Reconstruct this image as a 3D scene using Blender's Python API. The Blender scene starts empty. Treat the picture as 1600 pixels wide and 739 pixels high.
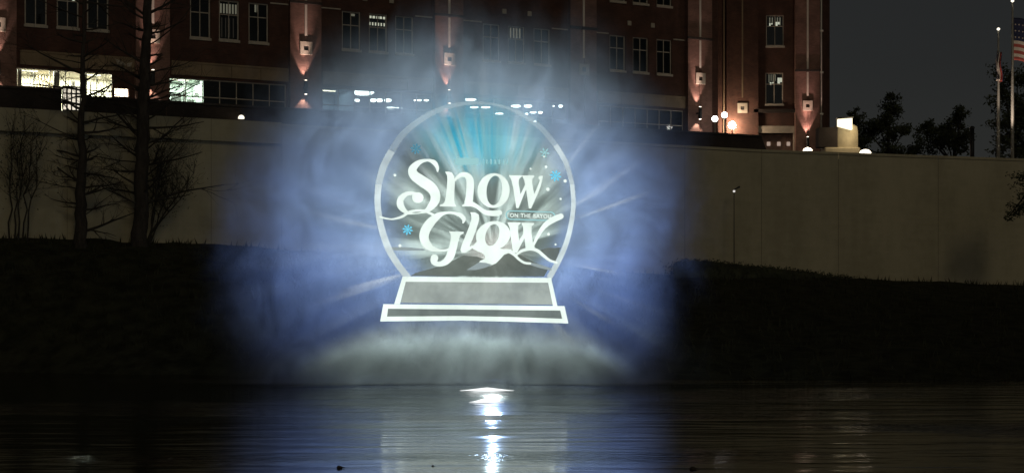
import bpy, math, random
from mathutils import Vector, noise
random.seed(7)
S = bpy.context.scene
COL = S.collection
R = math.radians
F, HOR, CAMZ = 2400.0, 470.0, 3.0          # focal length and horizon of the photograph in its pixels, eye height in metres

# ------------------------------------------------------------------ camera
cd = bpy.data.cameras.new('camera'); cam = bpy.data.objects.new('camera', cd); COL.objects.link(cam)
cam.location = (0, 0, CAMZ); cam.rotation_euler = (R(90), 0, 0)
cd.sensor_width = 36; cd.lens = 36 * F / 1600; cd.shift_y = (HOR - 369.5) / 1600
cd.clip_start = 0.5; cd.clip_end = 6000
S.camera = cam

# ------------------------------------------------------------------ night sky and its dim glow
W = bpy.data.worlds.new('World'); S.world = W; W.use_nodes = True
wn, wl = W.node_tree.nodes, W.node_tree.links
sky = wn.new('ShaderNodeTexSky'); sky.sky_type = 'NISHITA'; sky.sun_disc = False
SUN_EL, SUN_AZ = R(32), R(160)
sky.sun_elevation = R(9.0); sky.sun_rotation = SUN_AZ
hs = wn.new('ShaderNodeHueSaturation'); hs.inputs['Saturation'].default_value = 0.22
wl.new(sky.outputs[0], hs.inputs['Color']); wl.new(hs.outputs[0], wn['Background'].inputs[0])
wn['Background'].inputs[1].default_value = 0.0048
sd = bpy.data.lights.new('sun', 'SUN'); sd.energy = 0.15; sd.angle = R(14); sd.color = (1.0, 0.86, 0.56)
so = bpy.data.objects.new('sun', sd); COL.objects.link(so)
so.rotation_euler = Vector((-0.25, 0.80, -0.48)).to_track_quat('-Z', 'Y').to_euler()

S.view_settings.view_transform = 'Standard'; S.view_settings.look = 'None'
S.view_settings.exposure = 0; S.view_settings.gamma = 1; S.view_settings.use_curve_mapping = False
S.render.engine = 'CYCLES'
cy = S.cycles
cy.use_denoising = True; cy.max_bounces = 6; cy.diffuse_bounces = 2; cy.glossy_bounces = 3; cy.transparent_max_bounces = 24
cy.volume_bounces = 0; cy.volume_max_steps = 256; cy.volume_step_rate = 0.6
cy.sample_clamp_indirect = 4; cy.caustics_reflective = False; cy.caustics_refractive = False

# ------------------------------------------------------------------ helpers
def at(x, y, Y):
    return Vector(((x - 800) / F * Y, Y, CAMZ + (HOR - y) / F * Y))

class MB:
    def __init__(s): s.v, s.f = [], []
    def add(s, vs, fs):
        n = len(s.v); s.v += [tuple(v) for v in vs]; s.f += [tuple(i + n for i in f) for f in fs]; return s
    def quad(s, a, b, c, d): return s.add([a, b, c, d], [(0, 1, 2, 3)])
    def box(s, x0, x1, y0, y1, z0, z1):
        return s.add([(x0,y0,z0),(x1,y0,z0),(x1,y1,z0),(x0,y1,z0),(x0,y0,z1),(x1,y0,z1),(x1,y1,z1),(x0,y1,z1)],
                     [(0,3,2,1),(4,5,6,7),(0,1,5,4),(1,2,6,5),(2,3,7,6),(3,0,4,7)])
    def bev(s, x0, x1, y0, y1, z0, z1, b):
        # box with all four vertical and top edges chamfered
        def ring(i, z): return [(x0+i+b,y0+i,z),(x1-i-b,y0+i,z),(x1-i,y0+i+b,z),(x1-i,y1-i-b,z),(x1-i-b,y1-i,z),(x0+i+b,y1-i,z),(x0+i,y1-i-b,z),(x0+i,y0+i+b,z)]
        vs = ring(0, z0) + ring(0, z1 - b) + ring(b, z1)
        fs = [tuple(reversed(range(8)))] + [(k, (k+1)%8, 8+(k+1)%8, 8+k) for k in range(8)] + [(8+k, 8+(k+1)%8, 16+(k+1)%8, 16+k) for k in range(8)] + [tuple(range(16, 24))]
        return s.add(vs, fs)
    def tube(s, pts, rads, n=6, cap=True):
        pts = [Vector(p) for p in pts]; vs, fs = [], []
        ref = Vector((0.31, 0.95, 0.05))
        for i, p in enumerate(pts):
            d = (pts[min(i+1, len(pts)-1)] - pts[max(i-1, 0)])
            if d.length < 1e-9: d = Vector((0, 0, 1))
            d.normalize(); a = d.cross(ref)
            if a.length < 0.05: a = d.cross(Vector((1, 0, 0)))
            a.normalize(); b = d.cross(a)
            for k in range(n):
                t = 2 * math.pi * k / n
                vs.append(p + (a * math.cos(t) + b * math.sin(t)) * rads[i])
        for i in range(len(pts) - 1):
            for k in range(n):
                fs.append((i*n+k, i*n+(k+1)%n, (i+1)*n+(k+1)%n, (i+1)*n+k))
        if cap: fs += [tuple(reversed(range(n))), tuple(range((len(pts)-1)*n, len(pts)*n))]
        return s.add(vs, fs)
    def lathe(s, prof, n=16, c=(0, 0, 0), half=False):
        vs, fs = [], []
        for (r, z) in prof:
            for k in range(n):
                t = 2 * math.pi * k / n; vs.append((c[0] + r*math.cos(t), c[1] + r*math.sin(t), c[2] + z))
        for i in range(len(prof)-1):
            for k in range(n): fs.append((i*n+k, i*n+(k+1)%n, (i+1)*n+(k+1)%n, (i+1)*n+k))
        fs += [tuple(reversed(range(n))), tuple(range((len(prof)-1)*n, len(prof)*n))]
        return s.add(vs, fs)
    def mesh(s, name, mat, smooth=False):
        m = bpy.data.meshes.new(name); m.from_pydata(s.v, [], s.f)
        if mat: m.materials.append(mat)
        if smooth: m.polygons.foreach_set('use_smooth', [True] * len(m.polygons))
        m.update(); return m
    def build(s, name, mat, parent=None, smooth=False):
        return link(name, s.mesh(name, mat, smooth), parent)

def link(name, data, parent=None):
    o = bpy.data.objects.new(name, data); COL.objects.link(o)
    if parent: o.parent = parent
    return o
def tag(o, label=None, cat=None, group=None, kind=None):
    if label: o['label'] = label
    if cat: o['category'] = cat
    if group: o['group'] = group
    if kind: o['kind'] = kind
    return o
def thing(name, loc, label, cat, group=None, rz=0):
    o = bpy.data.objects.new(name, None); COL.objects.link(o); o.empty_display_size = 0.2
    o.location = loc; o.rotation_euler = (0, 0, rz)
    return tag(o, label, cat, group)
def copy_tree(o, parent=None):
    c = o.copy(); COL.objects.link(c)
    if parent: c.parent = parent
    for ch in list(o.children): copy_tree(ch, c)
    return c

# ---- materials
class G:
    """small node-expression helper"""
    def __init__(s, tree): s.t = tree; s.n = tree.nodes; s.l = tree.links
    def put(s, sock, v):
        if isinstance(v, bpy.types.NodeSocket): s.l.new(v, sock)
        elif v is not None: sock.default_value = v
    def m(s, op, a, b=None, c=None, clamp=False):
        n = s.n.new('ShaderNodeMath'); n.operation = op; n.use_clamp = clamp
        for i, v in enumerate((a, b, c)): s.put(n.inputs[i], v)
        return n.outputs[0]
    def ss(s, v, a, b, lo=0.0, hi=1.0):
        n = s.n.new('ShaderNodeMapRange'); n.interpolation_type = 'SMOOTHSTEP'
        s.put(n.inputs['Value'], v); n.inputs['From Min'].default_value = a; n.inputs['From Max'].default_value = b
        n.inputs['To Min'].default_value = lo; n.inputs['To Max'].default_value = hi
        return n.outputs[0]
    def noise(s, vec, scale, detail=3, rough=0.55, dist=0.0):
        n = s.n.new('ShaderNodeTexNoise'); s.put(n.inputs['Vector'], vec)
        n.inputs['Scale'].default_value = scale; n.inputs['Detail'].default_value = detail
        n.inputs['Roughness'].default_value = rough; n.inputs['Distortion'].default_value = dist
        return n.outputs['Fac']
    def xyz(s, x, y, z):
        n = s.n.new('ShaderNodeCombineXYZ')
        for i, v in enumerate((x, y, z)): s.put(n.inputs[i], v)
        return n.outputs[0]
    def sep(s, v):
        n = s.n.new('ShaderNodeSeparateXYZ'); s.l.new(v, n.inputs[0]); return n.outputs
    def mix(s, f, a, b):
        n = s.n.new('ShaderNodeMix'); n.data_type = 'RGBA'
        s.put(n.inputs['Factor'], f); s.put(n.inputs['A'], a); s.put(n.inputs['B'], b) if False else None
        ins = [i for i in n.inputs if i.type == 'RGBA']
        s.put(n.inputs[0], f); s.put(ins[0], a); s.put(ins[1], b)
        return [o for o in n.outputs if o.type == 'RGBA'][0]
    def coord(s, which='Object'):
        return s.n.new('ShaderNodeTexCoord').outputs[which]
    def scale(s, v, sx, sy, sz):
        n = s.n.new('ShaderNodeMapping'); s.l.new(v, n.inputs[0]); n.inputs['Scale'].default_value = (sx, sy, sz); return n.outputs[0]

def rgb(c): return (c[0], c[1], c[2], 1.0)
def mat(name, base, rough=0.8, var=0.25, scale=3.0, bump=0.0, bscale=20.0, metal=0.0, stretch=(1,1,1), spec=None):
    m = bpy.data.materials.new(name); m.use_nodes = True
    g = G(m.node_tree); b = g.n['Principled BSDF']
    c = g.scale(g.coord(), *stretch)
    f = g.noise(c, scale, 5, 0.6)
    f = g.ss(f, 0.3, 0.7)
    lo = tuple(v * (1 - var) for v in base); hi = tuple(min(1, v * (1 + var)) for v in base)
    g.l.new(g.mix(f, rgb(lo), rgb(hi)), b.inputs['Base Color'])
    b.inputs['Roughness'].default_value = rough; b.inputs['Metallic'].default_value = metal
    if spec is not None: b.inputs['Specular IOR Level'].default_value = spec
    if bump:
        bn = g.n.new('ShaderNodeBump'); bn.inputs['Strength'].default_value = bump; bn.inputs['Distance'].default_value = 0.03
        g.l.new(g.noise(c, bscale, 4, 0.6), bn.inputs['Height']); g.l.new(bn.outputs[0], b.inputs['Normal'])
    return m
def emit(name, c, strength, sample=False):
    m = bpy.data.materials.new(name); m.use_nodes = True
    g = G(m.node_tree); g.n.remove(g.n['Principled BSDF'])
    e = g.n.new('ShaderNodeEmission'); e.inputs[0].default_value = rgb(c); e.inputs[1].default_value = strength
    g.l.new(e.outputs[0], g.n['Material Output'].inputs[0])
    if not sample: m.cycles.emission_sampling = 'NONE'
    return m
def brick_mat(name, c1, c2, mortar):
    m = bpy.data.materials.new(name); m.use_nodes = True
    g = G(m.node_tree); b = g.n['Principled BSDF']
    o = g.sep(g.coord()); v = g.xyz(g.m('ADD', o[0], o[1]), o[2], 0.0)
    t = g.n.new('ShaderNodeTexBrick'); g.l.new(v, t.inputs['Vector'])
    t.inputs['Color1'].default_value = rgb(c1); t.inputs['Color2'].default_value = rgb(c2); t.inputs['Mortar'].default_value = rgb(mortar)
    t.inputs['Scale'].default_value = 1.0; t.inputs['Brick Width'].default_value = 0.23; t.inputs['Row Height'].default_value = 0.085
    t.inputs['Mortar Size'].default_value = 0.008
    f = g.ss(g.noise(v, 0.8, 5, 0.65), 0.3, 0.75, 0.65, 1.15)
    mul = g.n.new('ShaderNodeVectorMath'); mul.operation = 'SCALE'; g.l.new(t.outputs['Color'], mul.inputs[0]); g.l.new(f, mul.inputs['Scale'])
    g.l.new(mul.outputs[0], b.inputs['Base Color']); b.inputs['Roughness'].default_value = 0.9
    bn = g.n.new('ShaderNodeBump'); bn.inputs['Strength'].default_value = 0.6; bn.inputs['Distance'].default_value = 0.02; bn.invert = True
    g.l.new(t.outputs['Fac'], bn.inputs['Height']); g.l.new(bn.outputs[0], b.inputs['Normal'])
    return m
def glass_mat(name, tint, refl=0.08):
    m = bpy.data.materials.new(name); m.use_nodes = True
    g = G(m.node_tree); g.n.remove(g.n['Principled BSDF'])
    tr = g.n.new('ShaderNodeBsdfTransparent'); tr.inputs[0].default_value = rgb(tint)
    gl = g.n.new('ShaderNodeBsdfGlossy'); gl.inputs['Roughness'].default_value = 0.05
    mx = g.n.new('ShaderNodeMixShader'); mx.inputs[0].default_value = refl
    g.l.new(tr.outputs[0], mx.inputs[1]); g.l.new(gl.outputs[0], mx.inputs[2]); g.l.new(mx.outputs[0], g.n['Material Output'].inputs[0])
    return m

M = {}
M['brick'] = brick_mat('red_brick', (0.115,0.046,0.031), (0.085,0.034,0.023), (0.08,0.056,0.044))
M['brick_pil'] = brick_mat('pilaster_brick', (0.30,0.155,0.12), (0.23,0.115,0.088), (0.24,0.17,0.14))  # paler copy of the brick; the uplights' wash is put into its colour
M['brick_dark'] = brick_mat('dark_brick', (0.05,0.035,0.028), (0.04,0.028,0.022), (0.04,0.034,0.03))
M['stone'] = mat('limestone', (0.42,0.37,0.30), 0.85, 0.18, 1.2, 0.3, 14)
M['stone_pale'] = mat('pale_limestone', (0.72,0.64,0.56), 0.85, 0.1, 1.2, 0.2, 14)
M['stone_band'] = mat('tan_stone', (0.26,0.19,0.12), 0.85, 0.2, 0.8, 0.3, 14)
M['stone_dark'] = mat('dark_stone', (0.05,0.042,0.038), 0.9, 0.3, 3)
M['frame'] = mat('window_frame_paint', (0.46,0.40,0.33), 0.5, 0.12, 4)
M['glass'] = glass_mat('window_glass', (0.72,0.78,0.76), 0.03)
M['dark'] = mat('dark_interior', (0.02,0.018,0.016), 0.95, 0.3, 2)
M['room'] = mat('pale_interior', (0.62,0.58,0.50), 0.9, 0.12, 0.9)
M['room_blue'] = mat('blue_grey_interior', (0.42,0.50,0.56), 0.9, 0.12, 0.9)
M['furn'] = mat('dark_furniture', (0.06,0.05,0.04), 0.7, 0.3, 3)
M['concrete'] = None
M['metal'] = mat('dark_metal', (0.03,0.03,0.03), 0.5, 0.3, 5, metal=0.6)
M['pole'] = mat('pale_pole', (0.55,0.52,0.46), 0.4, 0.1, 5, metal=0.3)
M['bark'] = mat('bark', (0.045,0.036,0.028), 0.95, 0.4, 6, 0.8, 30, stretch=(1,1,0.3))
M['twig'] = mat('twigs', (0.04,0.033,0.024), 0.95, 0.3, 4)
M['leaf'] = mat('dark_leaves', (0.04,0.05,0.022), 0.8, 0.5, 1.3)
M['leaf2'] = mat('hedge_leaves', (0.035,0.04,0.02), 0.8, 0.5, 1.5)
M['beige'] = mat('beige_render', (0.50,0.42,0.28), 0.8, 0.1, 3)
M['lamp_white'] = emit('lamp_white', (1.0,0.97,0.92), 6)
M['lamp_warm'] = emit('lamp_warm', (1.0,0.86,0.66), 6)
M['lamp_soft'] = emit('lamp_soft', (1.0,0.90,0.72), 1.6)
M['glow_bar'] = emit('glow_bar', (1.0,0.88,0.72), 1.0)  # room light put in as the bars' own emission
M['lit_dim'] = emit('lit_dim', (1.0,0.82,0.62), 0.22)
M['ceil_lamp'] = emit('ceiling_lamp', (0.95,1.0,1.0), 9)

# concrete with formwork stains
def concrete_mat():
    m = bpy.data.materials.new('weathered_concrete'); m.use_nodes = True
    g = G(m.node_tree); b = g.n['Principled BSDF']
    c = g.coord(); a = g.noise(g.scale(c, 0.35, 0.35, 0.08), 1.0, 6, 0.62); d = g.noise(c, 1.4, 6, 0.7); e = g.noise(g.scale(c, 1, 1, 5), 0.6, 4)
    f = g.ss(g.m('ADD', g.m('MULTIPLY', a, 0.6), g.m('ADD', g.m('MULTIPLY', d, 0.25), g.m('MULTIPLY', e, 0.15))), 0.38, 0.62)
    g.l.new(g.mix(f, rgb((0.37,0.33,0.225)), rgb((0.48,0.43,0.30))), b.inputs['Base Color'])
    b.inputs['Roughness'].default_value = 0.92
    bn = g.n.new('ShaderNodeBump'); bn.inputs['Strength'].default_value = 0.4; bn.inputs['Distance'].default_value = 0.03
    g.l.new(d, bn.inputs['Height']); g.l.new(bn.outputs[0], b.inputs['Normal'])
    return m
M['concrete'] = concrete_mat()

# ------------------------------------------------------------------ water, bank, terrace
def water_mat():
    m = bpy.data.materials.new('bayou_water'); m.use_nodes = True
    g = G(m.node_tree); b = g.n['Principled BSDF']
    b.inputs['Base Color'].default_value = rgb((0.010,0.012,0.010)); b.inputs['Roughness'].default_value = 0.10
    b.inputs['IOR'].default_value = 1.42; b.inputs['Specular IOR Level'].default_value = 0.9
    c = g.coord()
    h1 = g.noise(g.scale(c, 0.30, 1.2, 1), 1.0, 2, 0.45, 0.4)
    h2 = g.noise(g.scale(c, 1.6, 5.5, 1), 1.0, 3, 0.55, 0.6)
    patch = g.ss(g.noise(g.scale(c, 0.05, 0.16, 1), 1.0, 3, 0.5), 0.48, 0.66, 0.08, 1.0)
    h = g.m('ADD', g.m('MULTIPLY', h1, 0.028), g.m('MULTIPLY', g.m('MULTIPLY', h2, patch), 0.042))
    bn = g.n.new('ShaderNodeBump'); bn.inputs['Strength'].default_value = 1.0; bn.inputs['Distance'].default_value = 1.0
    g.l.new(h, bn.inputs['Height']); g.l.new(bn.outputs[0], b.inputs['Normal'])
    return m
wb = MB(); wb.quad((-400,-60,0), (400,-60,0), (400,90,0), (-400,90,0))
tag(wb.build('water', water_mat()), kind='structure')

def lerp(tab, x):
    if x <= tab[0][0]: return tab[0][1]
    for (a, va), (b, vb) in zip(tab, tab[1:]):
        if x <= b: return va + (vb - va) * (x - a) / (b - a)
    return tab[-1][1]
KW = 0.85
def DW(x):                                        # distance of the retaining wall's face along pixel column x
    if x <= 1190: return 104 * 4788 / (5588 - x) * KW
    return 96.2 * 6810 / (8000 - x)
SHORE = [(-900, 74), (0, 67.3), (400, 62.6), (800, 60), (1600, 57.6), (2600, 56)]
BASEZ = [(-900, 6.5), (0, 6.3), (300, 6.1), (700, 5.3), (1055, 4.6), (1300, 4.5), (1600, 4.05), (2600, 3.6)]
bm_ = MB(); NX, NY = 170, 26
for i in range(NX + 1):
    x = -900 + 3500 * i / NX
    ys, yw, zb = lerp(SHORE, x), DW(x) + 0.6, lerp(BASEZ, x)
    for j in range(NY + 1):
        t = j / NY; Y = ys - 3 + (yw - ys + 3) * t; X = (x - 800) / F * Y
        z = -0.5 + (zb + 0.5) * (1 - (1 - t) ** 1.25)
        if 0 < j < NY: z += 0.22 * noise.noise((X * 0.35, Y * 0.5, 0)) + 0.10 * noise.noise((X * 1.3, Y * 1.7, 3))
        bm_.v.append((X, Y, z))
for i in range(NX):
    for j in range(NY):
        a = i * (NY + 1) + j; bm_.f.append((a, a + NY + 1, a + NY + 2, a + 1))
M['grass'] = mat('dark_bank_grass', (0.032,0.032,0.018), 0.95, 0.5, 1.2, 0.8, 9, spec=0.1)
tag(bm_.build('bank', M['grass'], None, True), kind='structure')
# low muddy shelf along the waterline
sb = MB()
for i in range(60):
    x = -500 + 900 * i / 59; ys = lerp(SHORE, x) - 0.9 + 0.35 * noise.noise((i * 0.4, 0, 0)); k = 0.16 + 0.06 * noise.noise((i * .7, 4, 0))
    X = (x - 800) / F
    sb.v += [(X*ys, ys, -0.2), (X*ys, ys + 0.1, k), (X*(ys+2.4), ys + 2.4, k + 0.35), (X*(ys+4), ys+4, 0.2)]
for i in range(59):
    for j in range(3): a = i*4+j; sb.f.append((a, a+4, a+5, a+1))
tag(sb.build('shore', mat('wet_mud', (0.085,0.078,0.055), 0.75, 0.4, 1.5, 0.6, 12)), kind='structure')
TER = 12.1
gb = MB(); xs = [-2500, -1500, -500, 0, 400, 800, 1190, 1600, 2400, 3500]
fr = []
for x in xs: Y = DW(min(x, 3500)) + 0.9; fr.append(((x - 800) / F * Y, Y, TER))
for k in range(len(xs) - 1):
    a, b = fr[k], fr[k+1]
    gb.quad(a, b, (b[0] * 30, 3000, TER), (a[0] * 30, 3000, TER))
tag(gb.build('ground', mat('terrace_paving', (0.12,0.11,0.10), 0.9, 0.25, 0.6)), kind='structure')

# ------------------------------------------------------------------ retaining wall
wall = thing('retaining_wall', (0, 0, 0), 'tall weathered concrete retaining wall rising above the dark grassy bank', 'wall')
edges = [-700 + 115 * i for i in range(0, 9)] + [330, 440, 560, 690, 820, 950, 1070, 1190, 1310, 1466, 1620, 1790, 1980, 2200, 2450]
def col_pt(x, dy, z):
    Y = DW(x) + dy; return ((x - 800) / F * Y, Y, z)
for a, b in zip(edges, edges[1:]):
    g_ = 0.22
    p = MB(); x0, x1 = a + g_, b - g_
    ztop = 11.36 if b <= 440 else 12.3
    p.v = [col_pt(x0,0,2.0), col_pt(x1,0,2.0), col_pt(x1,0,ztop), col_pt(x0,0,ztop), col_pt(x0,0.7,2.0), col_pt(x1,0.7,2.0), col_pt(x1,0.7,ztop), col_pt(x0,0.7,ztop)]
    p.f = [(0,1,2,3),(1,5,6,2),(4,0,3,7),(3,2,6,7),(5,4,7,6)]
    p.build('concrete_panel', M['concrete'], wall)
    q = MB()
    if b <= 440:                                   # the upper tier stands a little proud and shades the joint below it
        q.v = [col_pt(x0,-0.28,11.36), col_pt(x1,-0.28,11.36), col_pt(x1,-0.28,12.5), col_pt(x0,-0.28,12.5), col_pt(x0,0.7,11.362), col_pt(x1,0.7,11.362), col_pt(x1,0.7,12.5), col_pt(x0,0.7,12.5)]
    else:
        q.v = [col_pt(x0,-0.09,12.302), col_pt(x1,-0.09,12.302), col_pt(x1,-0.09,12.46), col_pt(x0,-0.09,12.46), col_pt(x0,0.75,12.302), col_pt(x1,0.75,12.302), col_pt(x1,0.75,12.46), col_pt(x0,0.75,12.46)]
    q.f = [(0,1,2,3),(1,5,6,2),(4,0,3,7),(3,2,6,7),(5,4,7,6),(1,0,4,5)]
    q.build('upper_panel' if b <= 440 else 'coping', M['concrete'], wall)
bk = MB()
for a, b in zip(edges, edges[1:]): bk.quad(col_pt(a,0.06,2.0), col_pt(b,0.06,2.0), col_pt(b,0.06,12.0 if b > 440 else 12.44), col_pt(a,0.06,12.0 if b > 440 else 12.44))
bk.build('joint_backing', M['stone_dark'], wall)

def parapet(x0, x1, z0, z1, label, slant=False):
    t = thing('parapet', col_pt(x0, 0, z0), label, 'parapet')
    L = Vector(t.location)
    n = max(1, int((x1 - x0) / 130)); d0, d1 = 0.75, 1.75
    for k in range(n):
        a = x0 + (x1 - x0) * k / n + (0.3 if k else 0); b = x0 + (x1 - x0) * (k + 1) / n
        e = 8 if slant and k == n - 1 else 0
        p = MB(); p.v = [Vector(col_pt(*q)) - L for q in [(a,d0,z0),(b+e,d0,z0),(b,d0,z1),(a,d0,z1),(a,d1,z0),(b+e,d1,z0),(b,d1,z1),(a,d1,z1)]]
        p.f = [(0,1,2,3),(1,5,6,2),(4,0,3,7),(3,2,6,7),(5,4,7,6)]
        p.build('parapet_section', M['brick_dark'], t)
        c = MB(); c.v = [Vector(col_pt(*q)) - L for q in [(a,d0-.08,z1+.002),(b+.5,d0-.08,z1+.002),(b+.5,d0-.08,z1+.12),(a,d0-.08,z1+.12),(a,d1+.08,z1+.002),(b+.5,d1+.08,z1+.002),(b+.5,d1+.08,z1+.12),(a,d1+.08,z1+.12)]]
        c.f = [(0,1,2,3),(1,5,6,2),(4,0,3,7),(3,2,6,7),(5,4,7,6)]
        c.build('coping', M['stone_dark'], t)
    return t
parapet(-700, 96, 12.502, 13.6, 'dark brick parapet in front of the lit lobby windows beside the doorway gap')
parapet(127, 1190, 12.502, 13.32, 'long dark brick parapet running behind the mist to a slanted end', True)

# ------------------------------------------------------------------ main building
A = Vector((-29.7, 89.1)); TH = math.atan2(22.35, 44.56)
U = Vector((math.cos(TH), math.sin(TH))); V = Vector((-math.sin(TH), math.cos(TH)))
def fac(x, y, off=0.0):
    d = Vector(((x - 800) / F, 1.0)); Y = (A.dot(V) - off) / d.dot(V)
    p = d * Y - A
    return p.dot(U), CAMZ + (HOR - y) / F * Y
def ft(x, off=0.0): return fac(x, 0, off)[0]

bld = thing('brick_building', (A.x, A.y, 0), 'large dark red brick building with uplit pilasters behind the concrete wall', 'building', rz=TH)
bays = [(-190, 0), (0, 239), (239, 478), (478, 702), (702, 912), (912, 1094)]
wins = {1: (56, 106, 153), 2: (313, 358, 404), 3: (549, 591, 632), 4: (768, 807, 847), 5: (965, 1001, 1038)}
ZW0, ZW1 = 19.15, 21.6
T0, T1 = ft(-190), ft(1122)
openings = []; wlist = []
for b, cs in wins.items():
    for i, c in enumerate(cs):
        t = ft(c)
        openings.append((t - 0.64, t + 0.64, ZW0, ZW1)); wlist.append((t, ZW0, ZW1, b, i))
        if b == 5: openings.append((t - 0.64, t + 0.64, 24.0, 26.4)); wlist.append((t, 24.0, 26.4, b, 10 + i))
gwin = {1: (ft(3), ft(176)), 2: (ft(264), ft(447)), 3: (ft(504), ft(676)), 4: (ft(727), ft(886)), 5: (ft(936), ft(1068))}
GZ0, GZ1 = 13.9, 16.62
for b, (a, c) in gwin.items(): openings.append((a, c, GZ0, GZ1))
def wall_mb(t0, t1, z0, z1, ops, y=0.0, depth=0.28):
    mb = MB(); ts = sorted({t0, t1, *[o[0] for o in ops], *[o[1] for o in ops]}); zs = sorted({z0, z1, *[o[2] for o in ops], *[o[3] for o in ops]})
    for a, b in zip(ts, ts[1:]):
        for c, d in zip(zs, zs[1:]):
            tm, zm = (a + b) / 2, (c + d) / 2
            if any(o[0] < tm < o[1] and o[2] < zm < o[3] for o in ops): continue
            mb.quad((a,y,c), (b,y,c), (b,y,d), (a,y,d))
    for a, b, c, d in ops:
        mb.quad((a,y,c),(a,y+depth,c),(a,y+depth,d),(a,y,d)); mb.quad((b,y+depth,c),(b,y,c),(b,y,d),(b,y+depth,d))
        mb.quad((a,y,d),(a,y+depth,d),(b,y+depth,d),(b,y,d)); mb.quad((a,y+depth,c),(a,y,c),(b,y,c),(b,y+depth,c))
    return mb
wm = wall_mb(T0, T1, TER, 34, openings + [(ft(179), ft(201), 15.25, 15.74)])
wm.quad((T1,0,TER),(T1,22,TER),(T1,22,34),(T1,0,34)); wm.quad((T0,22,TER),(T0,0,TER),(T0,0,34),(T0,22,34)); wm.quad((T1,22,TER),(T0,22,TER),(T0,22,34),(T1,22,34))
wm.build('wall', M['brick'], bld)
rf = MB(); rf.box(T0-.3, T1+.3, -.3, 22.3, 34.002, 34.5); rf.build('roof', M['stone_dark'], bld)
# floors inside (dark rooms behind the upper windows, so that the panes look into something)
dk = MB(); dk.quad((T0+.1,2.2,17.2),(T1-.1,2.2,17.2),(T1-.1,2.2,33.9),(T0+.1,2.2,33.9)); dk.build('room_wall', M['dark'], bld)

def window(parent, t, z0, z1, y, w=1.26, bars=None):
    """one sash window: frame with a mullion and a transom at 3/5, four panes, a stone sill"""
    fr = MB(); x0, x1 = t - w/2, t + w/2; fw = 0.075; zt = z0 + (z1 - z0) * 0.64
    yb = y + 0.16
    fr.box(x0, x0+fw, yb-.06, yb+.04, z0, z1); fr.box(x1-fw, x1, yb-.06, yb+.04, z0, z1)
    fr.box(x0+fw, x1-fw, yb-.058, yb+.038, z0, z0+fw); fr.box(x0+fw, x1-fw, yb-.058, yb+.038, z1-fw, z1)
    fr.box(t-.026, t+.026, yb-.05, yb+.03, z0+fw, z1-fw); fr.box(x0+fw, t-.026, yb-.048, yb+.028, zt-.03, zt+.03); fr.box(t+.026, x1-fw, yb-.048, yb+.028, zt-.03, zt+.03)
    f = fr.build('window', M['frame'], parent)
    for (a, b) in ((x0+fw, t-.026), (t+.026, x1-fw)):
        for (c, d) in ((z0+fw, zt-.03), (zt+.03, z1-fw)):
            p = MB(); p.box(a, b, yb-.006, yb+.004, c, d); p.build('pane', M['glass'], f)
    s = MB(); s.box(x0-.05, x1+.05, y-.09, y+.10, z0-.16, z0-.003); s.build('sill', M['frame'], f)
    return f
for (t, z0, z1, b, i) in wlist: window(bld, t, z0, z1, 0.0)

def lit(parent, x0, y0, x1, y1, n, material, gap=0.45, fn=fac):
    """glowing bars put in for the room light seen through a window"""
    a, zt = fn(x0, y0, -0.9); c, zb = fn(x1, y1, -0.9); mb = MB(); w = (c - a) / n
    for k in range(n): mb.box(a + k*w, a + (k + 1 - gap)*w, 0.9, 0.93, zb, zt)
    return mb.build('glow_bars', material, parent)
lit(bld, 577, 25, 604, 31, 5, M['glow_bar'], 0.35); lit(bld, 577, 35, 604, 42, 6, M['glow_bar'], 0.6)
lit(bld, 344, 6, 372, 23, 6, M['lit_dim'], 0.5); lit(bld, 346, 28, 370, 60, 4, emit('lit_faint', (1,.7,.55), .03), 0.8)
lit(bld, 398, 8, 405, 20, 2, M['lit_dim'], 0.4); lit(bld, 549, 22, 555, 26, 1, M['lit_dim'], 0.1)
lit(bld, 797, 44, 816, 61, 4, M['lit_dim'], 0.6)
lit(bld, 113, 0, 117, 2, 1, M['glow_bar'], 0.1)

# stone bands, head courses, small square ornaments
for b in (1, 2, 3, 4, 5):
    x0, x1 = bays[b]; a, c = ft(x0) + 1.1, ft(x1) - 1.1
    n = 4; w = (c - a) / n
    for k in range(n):
        mb = MB(); mb.box(a + k*w + .012, a + (k+1)*w - .012, -.10, .02, 16.78, 17.5); mb.build('stone_band', M['stone_band'], bld)
    mb = MB(); mb.box(a, c, -.14, .02, 17.503, 17.62); mb.build('band_moulding', M['stone_band'], bld)
    ts = [ft(c_) for c_ in wins[b]]
    for (p, q) in ((ts[0] - 2.2, ts[0] - .75), (ts[2] + .75, ts[2] + 2.2)):
        mb = MB(); mb.box(p, q, -.05, .02, 21.62, 21.70); mb.build('head_course', M['frame'], bld)
    for tt in ((ts[0]+ts[1])/2, (ts[1]+ts[2])/2, ts[0]-2.4, ts[2]+2.4):
        mb = MB(); mb.bev(tt-.16, tt+.16, -.08, .02, 22.35, 22.68, .03); mb.build('stone_ornament', M['stone'], bld)

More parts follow.
